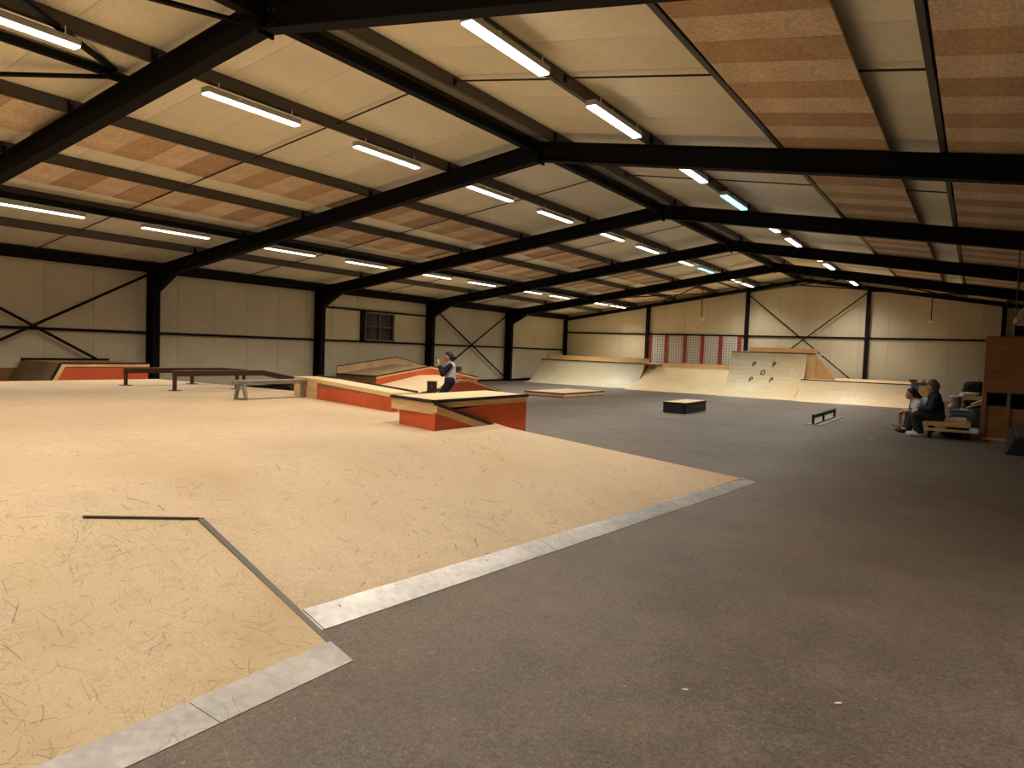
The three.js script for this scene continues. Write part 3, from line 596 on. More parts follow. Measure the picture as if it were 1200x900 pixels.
// ---- bump with a ledge on each side, beyond the platform
{
  const x = -17.0, zs = [-17.8, -20.67, -23.68], ys = [.46, .81, .36];
  const t = thing('orange_hump_ledge', 'orange ridge shaped ledge with plywood back board along the long wall', 'skate obstacle');
  const prof = (dy) => [[zs[0], ys[0] + dy], [zs[1], ys[1] + dy], [zs[2], ys[2] + dy]];
  mesh('body', sideProfile([...prof(-.07), [zs[2], 0], [zs[0], 0]], x, x - .05), M.orange, t, 'orange painted side');
  mesh('trim', sideProfile([...prof(-.01), ...prof(-.08).reverse()], x + .012, x - .05), M.plyPale, t, 'plywood trim');
  mesh('end_panel', span(x - .01, -18.9, 0, ys[0] - .04, zs[0] + .01, zs[0] - .03), M.plyDark, t);
  mesh('top', sideProfile([...prof(0), ...prof(-.04).reverse()], x - .03, -18.9), std({ map: texPly, color: new THREE.Color(.55, .55, .55), roughness: .7 }), t, 'grey worn top');
  mesh('edge_angle', [0, 1].map((i) => barG(V(x, ys[i] + .008, zs[i]), V(x, ys[i + 1] + .008, zs[i + 1]), .05, .03)).concat([barG(V(x, ys[0] + .005, zs[0] + .01), V(-18.9, ys[0] + .005, zs[0] + .01), .04, .04)]), M.coping, t, 'black steel edge');
  mesh('back_board', sideProfile([[zs[0], ys[0] + .26], [zs[1] - .2, ys[1] + .26], [zs[2], ys[2] + .2], [zs[2], ys[2] - .02], [zs[1], ys[1] - .02], [zs[0], ys[0] - .02]], -18.88, -18.93), M.ply, t, 'plywood back board');
  mesh('board_cap', [barG(V(-18.9, ys[0] + .27, zs[0]), V(-18.9, ys[1] + .27, zs[1] - .2), .06, .02), barG(V(-18.9, ys[1] + .27, zs[1] - .2), V(-18.9, ys[2] + .21, zs[2]), .06, .02)], M.coping, t);
  // the plywood bump itself
  const b = thing('plywood_bump', 'pale plywood hump between the two ridge shaped orange ledges', 'skate ramp');
  const za = [-16.9, -20.0, -21.1, -24.0], zb = [-15.6, -18.3, -19.1, -21.2], y = [.0, .47, .47, .0], yb = [0, .34, .34, 0];
  const L = [], R = []; for (let i = 0; i < 4; i++) { L.push([x + .005, y[i] + .01, za[i]]); R.push([-14.06, yb[i] + .01, zb[i]]); }
  for (let i = 0; i < 3; i++) mesh('panel', slab([L[i], L[i + 1], R[i + 1], R[i]], .03), M.ramp, b);
  const g = thing('low_hump_ledge', 'lower orange ridge shaped ledge behind the orange hubba block', 'skate obstacle');
  const gp = [[-17.1, 0], [-18.1, .42], [-18.55, .515], [-18.95, .515], [-21.0, .06], [-21.0, 0]], gx = -14.0;
  mesh('body', sideProfile([[-17.25, 0], [-18.1, .33], [-18.55, .43], [-18.95, .43], [-20.7, .0]], gx, gx - .05), M.orange, g, 'orange painted side');
  const tp = gp.slice(0, 5);
  mesh('trim', sideProfile([...tp, ...tp.slice().reverse().map(([z, yy]) => [z, Math.max(yy - .09, 0)])], gx + .012, gx - .06), M.plyPale, g, 'plywood trim');
  mesh('top', sideProfile([...tp, ...tp.slice().reverse().map(([z, yy]) => [z, Math.max(yy - .03, -.0)])], gx - .02, gx - .5), M.ramp, g);
  mesh('edge_angle', [0, 1, 2, 3].map((i) => barG(V(gx - .10, tp[i][1] + .015, tp[i][0]), V(gx - .10, tp[i + 1][1] + .015, tp[i + 1][0]), .05, .04)), M.coping, g, 'black steel edge');
}
{ // brown wooden stand beside the filming person
  const p = atZ(506.5, 447, -15.3), t = thing('wooden_stand', 'brown wooden box stand with a pale drawing, beside the filming person', 'box', [p.x, 0, p.z], .57);
  mesh('body', rbox(.25, p.y, .22, 0, p.y / 2, 0, .012), M.brownWood, t);
  mesh('lid', rbox(.27, .02, .24, 0, p.y - .002, 0, .006), M.plyDark, t);
  mesh('drawing', [barG(V(-.02, p.y - .20, .112), V(-.02, p.y - .12, .112), .006, .02), barG(V(.02, p.y - .2, .112), V(.02, p.y - .12, .112), .006, .02), barG(V(-.02, p.y - .12, .112), V(.02, p.y - .12, .112), .006, .02)].map((g) => g), M.gold, t, 'pale painted arch');
  const b = atZ(537, 434, -19), s = thing('wall_box', 'small brown box on the orange ridge ledge behind the filming person', 'box', [-17.35, 0, atX(537, 434, -17.35).z]);
  const y = atX(537, 432, -17.35).y; mesh('body', rbox(.22, .2, .2, 0, y - .02, 0, .01), M.brownWood, s); mesh('lid', rbox(.24, .02, .22, 0, y + .085, 0, .004), M.plyDark, s);
}

// ================================================================ QUARTER PIPES ALONG THE GABLE
function quarter(t, x0, x1, foot, lip, h, mat, lean = 0) {  // curved sheet, closed sides
  const n = 14, pts = [];
  const D = foot - lip, R = (D * D + h * h) / (2 * h);      // arc tangent to the floor through the lip
  const a1 = Math.atan2(D, R - h); for (let i = 0; i <= n; i++) { const a = a1 * i / n; pts.push([foot - R * Math.sin(a), R - R * Math.cos(a)]); }
  const poly = [...pts, [lip - .02, h], ...pts.slice().reverse().map(([z, y]) => [z - .03, Math.max(y - .02, 0)])];
  mesh('curved_surface', sideProfile([...pts, ...pts.slice().reverse().map(([z, y], i) => [z - .025, Math.max(y - .012, -.0)])], x0, x1), mat, t);
  for (const [xa, xb] of [[x0, x0 + .025], [x1 - .025, x1]]) mesh('side_panel', sideProfile([...pts.map(([z, y]) => [z - .02, Math.max(y - .01, 0)]), [lip - .35, h - .01], [lip - .35, 0]], xa, xb), M.plyBrown, t);
  return pts;
}
{
  const zBack = Z_FAR + .45;
  let t = thing('green_quarter_pipe', 'pale green tinted quarter pipe in the corner by the long wall', 'skate ramp');
  quarter(t, -18.35, -12.84, -29.35, -30.95, 1.12, M.rampGreen);
  mesh('deck', span(-18.35, -12.84, 1.08, 1.12, -30.95, zBack), M.ramp, t);
  mesh('coping', rodG(V(-18.35, 1.115, -30.94), V(-12.84, 1.115, -30.94), .022), M.coping, t, 'dark steel coping');
  const gb = atZ(640, 415.5, -31.5);
  mesh('back_board', span(-18.35, -12.84, 1.12, gb.y, -31.5, -31.53), M.ply, t, 'plywood back board');
  mesh('gap_board', [span(-12.84, -12.25, 1.02, 1.12, -31.0, -31.04), span(-12.84, -12.25, 1.09, 1.12, -30.95, -31.6)], M.plyBrown, t, 'brown filler board');
  t = thing('yellow_quarter_pipe', 'low honey coloured quarter pipe in front of the red posted mesh panels', 'skate ramp');
  quarter(t, -12.80, -8.72, -28.62, -31.35, .985, M.ramp);
  mesh('deck', span(-12.80, -8.72, .95, .985, -31.35, zBack), M.ramp, t);
  mesh('deck_edge', rodG(V(-12.8, .98, -31.34), V(-8.72, .98, -31.34), .014), M.ply, t);
  const yb = atZ(811, 426, -32.4).y; mesh('rear_board', span(-12.2, -8.72, .985, yb, -32.4, -32.42), M.ply, t, 'plywood back board');
  mesh('back_board', solid([[-12.8, 1.16, -33.0], [-12.2, 1.16, -33.0], [-11.9, 1.0, -33.0], [-12.8, 1.0, -33.0]].map((p) => p), [[-12.8, 1.16, -33.03], [-12.2, 1.16, -33.03], [-11.9, 1.0, -33.03], [-12.8, 1.0, -33.03]]), M.ply, t);
  t = thing('tall_quarter_pipe', 'tallest plywood quarter pipe, marked with four letters P around an O', 'skate ramp');
  const tallPts = quarter(t, -8.70, -5.72, -28.35, -30.4, 1.80, M.ramp);
  mesh('deck', span(-8.7, -5.4, 1.76, 1.80, -30.4, -32.6), M.ply, t);
  mesh('coping', rodG(V(-8.7, 1.795, -30.39), V(-5.4, 1.795, -30.39), .022), M.coping, t, 'dark steel coping');
  mesh('back_board', span(atZ(877.5, 410, -30.9).x, -5.4, 1.80, atZ(930, 408.2, -30.9).y, -30.9, -30.92), M.plyPale, t, 'plywood back board');
  mesh('side_wall', span(-5.74, -5.4, .8, 1.76, -30.42, -30.46), M.ply, t);
  mesh('side_gusset', solid([[-5.42, 1.77, -30.5], [-4.62, .80, -30.5], [-5.42, .80, -30.5]], [[-5.42, 1.77, -30.53], [-4.62, .80, -30.53], [-5.42, .80, -30.53]]), M.plyPale, t, 'triangular plywood gusset');
  // the letters, flat shapes bent onto the curve
  const font = await new FontLoader().loadAsync('fonts/droid/droid_sans_bold.typeface.json');
  const zAtY = (y) => { for (let i = 0; i + 1 < tallPts.length; i++) if (y <= tallPts[i + 1][1]) { const [z0, y0] = tallPts[i], [z1, y1] = tallPts[i + 1]; return z0 + (z1 - z0) * (y - y0) / (y1 - y0 || 1); } return -30.4; };
  for (const [ch, u, v] of [['P', 884, 426.5], ['P', 907.5, 427], ['O', 894, 436.5], ['P', 880, 444.5], ['P', 904, 445.2]]) {
    let q = atZ(u, v, -30); for (let k = 0; k < 8; k++) q = atZ(u, v, zAtY(q.y));
    const g = new TextGeometry(ch, { font, size: .20, depth: .004, curveSegments: 4, bevelEnabled: false }); g.computeBoundingBox(); const bb = g.boundingBox; g.translate(-(bb.min.x + bb.max.x) / 2, -(bb.min.y + bb.max.y) / 2, 0);
    const p = g.attributes.position; for (let i = 0; i < p.count; i++) { const y = q.y + p.getY(i); p.setXYZ(i, q.x + p.getX(i) + p.getY(i) * .15, y, zAtY(y) + .008 + p.getZ(i)); }
    g.computeVertexNormals(); mesh('letter', g, M.black, t, `painted letter ${ch}`);
  }
  t = thing('low_quarter_pipe', 'long low plywood quarter pipe beside the cabinet', 'skate ramp');
  quarter(t, -5.70, -1.92, -28.05, -29.3, .79, M.ramp);
  mesh('deck', span(-5.7, -1.92, .76, .79, -29.3, zBack), M.ply, t);
  mesh('coping', rodG(V(-5.7, .785, -29.29), V(-1.92, .785, -29.29), .018), M.coping, t, 'dark steel coping');
}
{ // red posts with wire mesh
  const t = thing('mesh_panel_screen', 'white backed wire mesh panels between red posts on the gable wall', 'screen', [0, 0, Z_FAR + .1]);
  const xs = [762, 781, 803, 823.5, 845, 867].map((u) => atZ(u, 394, Z_FAR + .1).x), y0 = 1.0, y1 = 2.55;
  for (const x of xs) mesh('post', span(x - .075, x + .075, y0, y1, -.02, .05), M.red, t, 'red painted post');
  for (let i = 0; i + 1 < xs.length; i++) {
    const p = mesh('panel', span(xs[i] + .08, xs[i + 1] - .08, y0, y1, -.05, -.03), M.white, t, 'white backing sheet'), w = [];
    for (let x = xs[i] + .16; x < xs[i + 1] - .08; x += .13) w.push(box(.012, y1 - y0, .012, x, (y0 + y1) / 2, -.01));
    for (let y = y0 + .05; y < y1; y += .13) w.push(box(xs[i + 1] - xs[i] - .16, .012, .012, (xs[i] + xs[i + 1]) / 2, y, -.022));
    mesh('wire_mesh', w, M.wire, p);
  }
}
// ---- things hanging at the gable
for (const [u, v0, v1, label] of [[822, 351, 374, 'small white sensor on a long rod above the red posted mesh panels'], [1091, 347, 377, 'small white sensor on a long rod above the cabinet']]) {
  const z = -34.2, a = atZ(u, v0, z), b = atZ(u, v1, z), t = thing('pendant_sensor', label, 'sensor', [b.x, b.y, z], 0, 'sensors on rods at the gable');
  mesh('rod', rodG(V(0, .05, 0), V(0, roofUnder(b.x) - b.y, 0), .02), M.rod, t); mesh('head', rbox(.22, .12, .2, 0, 0, 0, .02), M.white, t);
}

// ================================================================ OBSTACLES ON THE ASPHALT
{
  const t = thing('manual_pad', 'low flat plywood pad with orange foot on the asphalt', 'skate obstacle');
  const a = V(-11.33, 0, -20.67), w = 1.53, d = 3.05, h = .15;
  mesh('body', span(a.x - w, a.x, .03, h - .02, a.z, a.z - d), M.plyPale, t); mesh('foot', span(a.x - w + .01, a.x - .01, 0, .03, a.z - .01, a.z - d + .01), M.orange, t, 'orange painted foot');
  mesh('top', span(a.x - w, a.x, h - .02, h, a.z, a.z - d), M.ramp, t);
  mesh('edge_angle', [barG(V(a.x, h - .008, a.z), V(a.x, h - .008, a.z - d), .03, .03), barG(V(a.x, h - .008, a.z), V(a.x - w, h - .008, a.z), .03, .03)], M.coping, t, 'black steel edge');
}
{
  const a = V(-6.36, 0, -18.2), w = .60, d = 1.73, h = .29, t = thing('black_box', 'small black slatted box with a plywood top on the asphalt', 'skate obstacle');
  for (let k = 0; k < 3; k++) { const y = .012 + k * .092; mesh('slat', [span(a.x - w, a.x, y, y + .085, a.z, a.z - .025), span(a.x - w, a.x, y, y + .085, a.z - d, a.z - d + .025), span(a.x - .025, a.x, y, y + .085, a.z, a.z - d), span(a.x - w, a.x - w + .025, y, y + .085, a.z, a.z - d)], M.black, t); }
  mesh('frame', span(a.x - w + .02, a.x - .02, 0, h - .03, a.z - .02, a.z - d + .02), M.blackRough, t);
  mesh('top', span(a.x - w - .01, a.x + .01, h - .018, h, a.z + .01, a.z - d - .01), M.ply, t, 'plywood top');
  mesh('edge_angle', [barG(V(a.x + .008, h - .012, a.z), V(a.x + .008, h - .012, a.z - d), .02, .03), barG(V(a.x, h - .012, a.z + .008), V(a.x - w, h - .012, a.z + .008), .02, .03)], M.coping, t);
}
{
  const t = thing('low_flat_rail', 'low dark flat bar rail on a pale base plate on the asphalt', 'grind rail', [-3.21, 0, 0]);
  mesh('bar', span(-.03, .03, .15, .235, -18.2, -21.3), M.coping, t);
  for (const z of [-18.23, -19.6, -21.27]) mesh('post', span(-.025, .025, .012, .15, z - .03, z + .03), M.coping, t);
  mesh('base_plate', span(-.16, .22, 0, .012, -18.1, -21.4), flat(0x8b8272, .7), t);
}
for (const [u, v, w] of [[1021, 514, .10], [1009.6, 521.6, .05], [803, 808, .025], [982, 824, .03]]) {
  const p = atY(u, v), s = one('paper_scrap', new THREE.BoxGeometry(w, .002, w * .35).rotateY(rr(0, 1)).translate(p.x, .0015, p.z), M.white, v < 520 ? 'larger white paper scrap on the asphalt before the bench' : v < 600 ? 'smaller white paper scrap on the asphalt before the bench' : v < 815 ? 'tiny pale splinter on the asphalt in front of the bank wedge' : 'tiny bright splinter lying on the open asphalt', 'litter');
}

// ================================================================ STORAGE CORNER
{
  const z = -17.9, x0 = .14, x1 = 5.3, top = 2.14, mid = 1.04, t = thing('plywood_partition', 'brown plywood partition on a timber stud frame at the storage corner', 'partition', [0, 0, z]);
  mesh('upper_board', span(x0, 2.58, mid, top, .0, .018), M.plyBrown, t); mesh('upper_board', span(2.585, x1, mid, top, .0, .018), M.plyBrown, t);
  mesh('top_plate', span(x0, x1, top - .06, top, -.1, -.002), M.plyBrown, t);
  mesh('mid_rail', span(x0, x1, mid - .05, mid + .02, -.1, -.002), M.plyBrown, t); mesh('sole_plate', span(x0, x1, 0, .05, -.1, -.002), M.ply, t);
  for (const x of [x0 + .03, .58, 1.25, 1.95, 2.65, 3.4, 4.2, x1 - .03]) mesh('stud', span(x - .03, x + .03, .05, mid - .05, -.1, -.002), M.plyBrown, t);
  mesh('lower_board', span(x0 + .06, .55, .05, .72, -.06, -.05), M.plyBrown, t); mesh('lower_board', span(.61, 2.6, .05, .68, -.06, -.05), M.plyBrown, t);
  mesh('end_board', span(x0 - .012, x0, 0, top, -1.6, .0), M.plyDark, t);
  mesh('dark_lining', span(x0 + .02, x1, .05, top, -1.6, -1.58), M.black, t);
  mesh('roof_board', span(x0, x1, top, top + .02, -1.6, .0), M.plyDark, t);
  const s = thing('work_lamp', 'white bracket lamp hanging above the plywood partition', 'lamp', [0, 0, -18.4]);
  const p = atZ(1190, 376, -18.4), q = atZ(1192, 330, -18.4);
  mesh('stem', rodG(V(p.x, p.y, 0), V(p.x, roofUnder(p.x) - .12, 0), .012), M.zinc, s);
  mesh('arm', rodG(V(p.x, p.y + .05, 0), V(p.x + .16, p.y + .30, 0), .014), M.white, s);
  mesh('shade', new THREE.CylinderGeometry(.03, .055, .10, 12).translate(p.x + .01, p.y, 0), M.white, s); mesh('joint', new THREE.SphereGeometry(.03, 10, 8).translate(p.x + .08, p.y + .06, 0), M.white, s);
  const c = atZ(1188, 391, -18.3), k = thing('dark_crate', 'dark open crate standing on top of the plywood partition', 'crate', [c.x, top + .02, -18.4]);
  mesh('bottom', span(0, 1.2, 0, .02, -.3, .3), M.black, k); mesh('side', span(0, .02, .02, .26, -.3, .3), M.black, k); mesh('side', span(1.18, 1.2, .02, .26, -.3, .3), M.black, k); mesh('back', span(.02, 1.18, .02, .26, -.3, -.28), M.black, k); mesh('lip', span(0, 1.2, .0, .03, .28, .31), M.zinc, k);
}
{ // black padded seat block
  const p = atY(1180, 533), t = thing('black_padded_seat', 'black padded seat block with grey worn top in front of the partition', 'seat', [p.x, 0, p.z]);
  const base = [[-.02, 0, 0], [1.3, 0, 0], [1.3, 0, -1.0], [-.02, 0, -1.0]], topL = [[.10, .30, -.05], [1.3, .30, -.05], [1.3, .46, -.9], [.04, .46, -.9]];
  mesh('body', solid(topL, base), M.blackRough, t); mesh('plinth', span(.05, 1.28, .0, .12, .0, .03), M.black, t);
  mesh('cushion', solid([[.14, .335, -.06], [1.3, .335, -.06], [1.3, .475, -.8], [.10, .475, -.8]], [[.12, .30, -.05], [1.3, .30, -.05], [1.3, .44, -.82], [.08, .44, -.82]]), flat(0x3c3936, .95), t, 'grey worn cushion');
}
{ // bench
  const t = thing('plank_bench', 'low bench of pale planks on dark legs, two people sitting on it', 'bench', [-.86, 0, -17.3]);
  mesh('seat_plank', rbox(.82, .10, .5, .41, .30, -.25, .012), M.plyPale, t); mesh('seat_plank', rbox(.82, .10, .5, .41, .30, -.78, .012), M.plyPale, t); mesh('seat_plank', rbox(.82, .10, .5, .41, .30, -1.31, .012), M.plyPale, t);
  mesh('lower_plank', rbox(.84, .06, .03, .41, .18, .02, .008), M.plyPale, t);
  for (const x of [.10, .76]) for (const z of [-.08, -1.45]) mesh('leg', rbox(.07, .25, .07, x, .125, z, .006), M.blackSteel, t);
  const c = thing('folded_blanket', 'folded cream blanket lying on the bench behind the sitting people', 'blanket', [-.34, .35, -17.55]);
  mesh('fold', rbox(.46, .05, .34, 0, .025, 0, .02), M.plyPale, c); mesh('fold', rbox(.42, .04, .32, .01, .068, 0, .018), M.shirtWhite, c);
  const d = thing('clothes_pile', 'blue grey folded clothes stacked at the back of the bench', 'clothes', [-.22, .35, -18.25]);
  for (let k = 0; k < 4; k++) mesh('garment', rbox(.50 - k * .03, .06, .42, rr(-.03, .03), .03 + k * .055, rr(-.03, .03), .022), k % 2 ? M.blueGrey : M.bluish, d);
  const e = thing('black_bag', 'black bag on the asphalt under the plank bench', 'bag', [-.38, 0, -17.75]);
  mesh('body', new THREE.SphereGeometry(.5, 18, 12).scale(.44, .22, .5).translate(0, .11, 0), M.blackRough, e); mesh('strap', new THREE.TorusGeometry(.1, .012, 6, 16, Math.PI).translate(0, .17, .1), M.black, e);
}
{ // things behind the bench, in front of the partition's end
  const back = -20.2;
  let t = thing('grey_cabinet', 'grey cabinet with a pale wooden door beside the low quarter pipe', 'cabinet', [0, 0, -24.2]);
  const l = atZ(1068, 449, -24.2), r = atZ(1094, 449, -24.2);
  mesh('body', span(l.x, r.x, 0, l.y, -.5, 0), M.bluish, t); mesh('door', span(l.x + .20, r.x - .03, .04, l.y - .05, .0, .02), M.plyPale, t, 'pale wooden door'); mesh('top', span(l.x - .03, r.x + .02, l.y, l.y + .025, -.52, .03), M.greyFabric, t);
  const top = l.y + .025;
  const y = thing('baseball_cap', 'yellow cap lying on the grey cabinet', 'cap', [l.x + .26, top, -24.4]); mesh('crown', new THREE.SphereGeometry(.10, 16, 8, 0, 6.3, 0, 1.5708), M.yellow, y); mesh('brim', new THREE.CylinderGeometry(.11, .11, .012, 16).scale(1, 1, .7).translate(.0, .008, .11), M.yellow, y);
  const h = thing('black_helmet', 'black helmet lying on the grey cabinet', 'helmet', [l.x + .54, top, -24.42]); mesh('shell', new THREE.SphereGeometry(.13, 16, 8, 0, 6.3, 0, 1.5708).scale(1, .95, 1.2), M.black, h); mesh('strap', new THREE.TorusGeometry(.1, .01, 6, 16).rotateX(1.57).translate(0, .012, 0), M.yellow, h);
  const g = thing('dark_gloves', 'dark crumpled gloves on the edge of the grey cabinet', 'gloves', [l.x + .02, top + .012, -24.3]); mesh('glove', new THREE.SphereGeometry(.08, 12, 8).scale(1.3, .5, .8).translate(0, .035, 0), M.blackRough, g); mesh('glove', new THREE.SphereGeometry(.07, 12, 8).scale(1.3, .5, .9).translate(.06, .035, .1), M.blackRough, g);
  // work table with papers, boxes, a bin
  const z = -21.6, a = atZ(1125, 464, z), b = atZ(1149, 464, z);
  t = thing('work_table', 'small wooden work table piled with papers beside the partition', 'table', [0, 0, z]);
  mesh('top', span(a.x, b.x + .5, a.y - .09, a.y, -.7, 0), M.ply, t); for (const x of [a.x + .05, b.x + .4]) for (const zz of [-.06, -.64]) mesh('leg', span(x - .035, x + .035, 0, a.y - .09, zz - .035, zz + .035), M.ply, t); mesh('shelf', span(a.x + .05, b.x + .4, .25, .28, -.64, -.06), M.plyDark, t);
  t = thing('paper_stack', 'untidy white paper stack on the work table', 'papers', [(a.x + b.x) / 2 - .02, a.y, z - .25]); for (let k = 0; k < 5; k++) mesh('sheet_pile', box(.34, .018, .26).rotateY(rr(-.5, .5)).translate(rr(-.04, .04), .01 + k * .019, 0), M.white, t);
  t = thing('coat_heap', 'heap of black coats hanging behind the work table', 'coats', [(a.x + b.x) / 2 + .05, 0, z - 1.1]);
  const ch = atZ(1139, 445, z - 1.1).y, heap = []; for (let k = 0; k < 22; k++) { const yy = ch - .12 - rnd() * (ch - .3), w = .12 + .18 * (1 - yy / ch), cx = rr(-w, w) * 1.3, len = rr(.1, .35); heap.push([[cx, yy, rr(-.15, .15)], [cx + rr(-.12, .12), Math.max(yy - len, .1), rr(-.15, .18)], rr(.05, .10), rr(.06, .13)]); }
  heap.push([[-.02, ch - .1, 0], [.14, ch - .16, .05], .06, .08], [[0, ch - .2, 0], [0, .2, 0], .16, .26]);
  surfaceNet(heap, .022, M.blackRough, 'coats', t, .03); mesh('rack_pole', rodG(V(0, 0, 0), V(0, ch - .3, 0), .03), M.blackSteel, t);
  t = thing('metal_bin', 'grey metal bin with white rim beside the work table', 'bin', [atZ(1120, 470, -21.3).x, 0, -21.3]);
  const by = atZ(1120, 463.5, -21.3).y; mesh('body', new THREE.LatheGeometry([[0, 0], [.11, 0], [.125, by - .03], [.115, by - .03], [.105, .02], [0, .02]].map(([x, yy]) => new THREE.Vector2(x, yy)), 20), M.greyFabric, t); mesh('rim', new THREE.TorusGeometry(.122, .014, 6, 20).rotateX(Math.PI / 2).translate(0, by - .02, 0), M.white, t);
  t = thing('wooden_ball', 'small pale ball beside the metal bin', 'ball', [atZ(1115, 476, -19.4).x, 0, -19.4]); const wy = atZ(1115, 476, -19.4).y; mesh('ball', new THREE.SphereGeometry(.07, 14, 10).translate(0, wy, 0), M.plyPale, t); mesh('post', rodG(V(0, 0, 0), V(0, wy - .05, 0), .03), M.blackSteel, t);
  const tr = atZ(1134, 479, -20.95), tb = atZ(1153, 479, -20.95);
  t = thing('storage_trunk', 'dark grey trunk on the floor in front of the work table', 'trunk', [0, 0, -20.95]);
  mesh('body', span(tr.x, tb.x, 0, tr.y - .05, -.45, 0), flat(0x2f302e, .85), t); mesh('lid', rbox(tb.x - tr.x + .02, .05, .47, (tr.x + tb.x) / 2, tr.y - .025, -.225, .012), flat(0x393a37, .85), t); mesh('latch', box(.06, .06, .02, (tr.x + tb.x) / 2, tr.y - .07, .005), M.zinc, t);
  for (let k = 0; k < 3; k++) one('loose_plank', barG(V(tr.x - .02 + k * .05, tr.y + .02 + k * .045, -21.05 - k * .08), V(tb.x - .03 + k * .02, tr.y + .14 + k * .05, -21.15 - k * .08), .09, .025), k === 1 ? M.plyDark : M.ply, ['pale plank lying aslant on the dark trunk, lowest of three', 'dark plank lying on the dark trunk between two pale ones', 'pale plank lying aslant on the dark trunk, topmost of three'][k], 'plank', 'planks on the dark trunk');
  const m = atY(1125, 512, .0), n = atY(1146, 497, .0);
  one('grey_floor_mat', slab([[-.03, .012, -18.0], [.10, .012, -18.0], [.10, .012, -20.85], [-.55, .012, -20.85], [-.03, .012, -18.9]], .012), M.mat, 'pale grey mat lying on the asphalt between bench and partition', 'mat');
  t = thing('white_tray', 'white plastic tray on a dark stool behind the bench', 'tray', [0, 0, -19.0]); const wt = atZ(1129, 483, -19.0);
  mesh('tray', rbox(.16, .14, .2, wt.x, wt.y, 0, .02), M.white, t); mesh('stool', span(wt.x - .12, wt.x + .12, 0, wt.y - .07, -.12, .12), M.blackRough, t);
  t = thing('dark_duffel', 'dark duffel bag lying on the shelf of the work table', 'bag', [(a.x + b.x) / 2 + .1, .285, z - .35]); mesh('body', new THREE.CapsuleGeometry(.17, .35, 6, 14).rotateZ(Math.PI / 2).translate(0, .17, 0), flat(0x33332f, .95), t); mesh('handle', new THREE.TorusGeometry(.1, .012, 6, 16, Math.PI).translate(0, .32, 0), M.black, t);
}

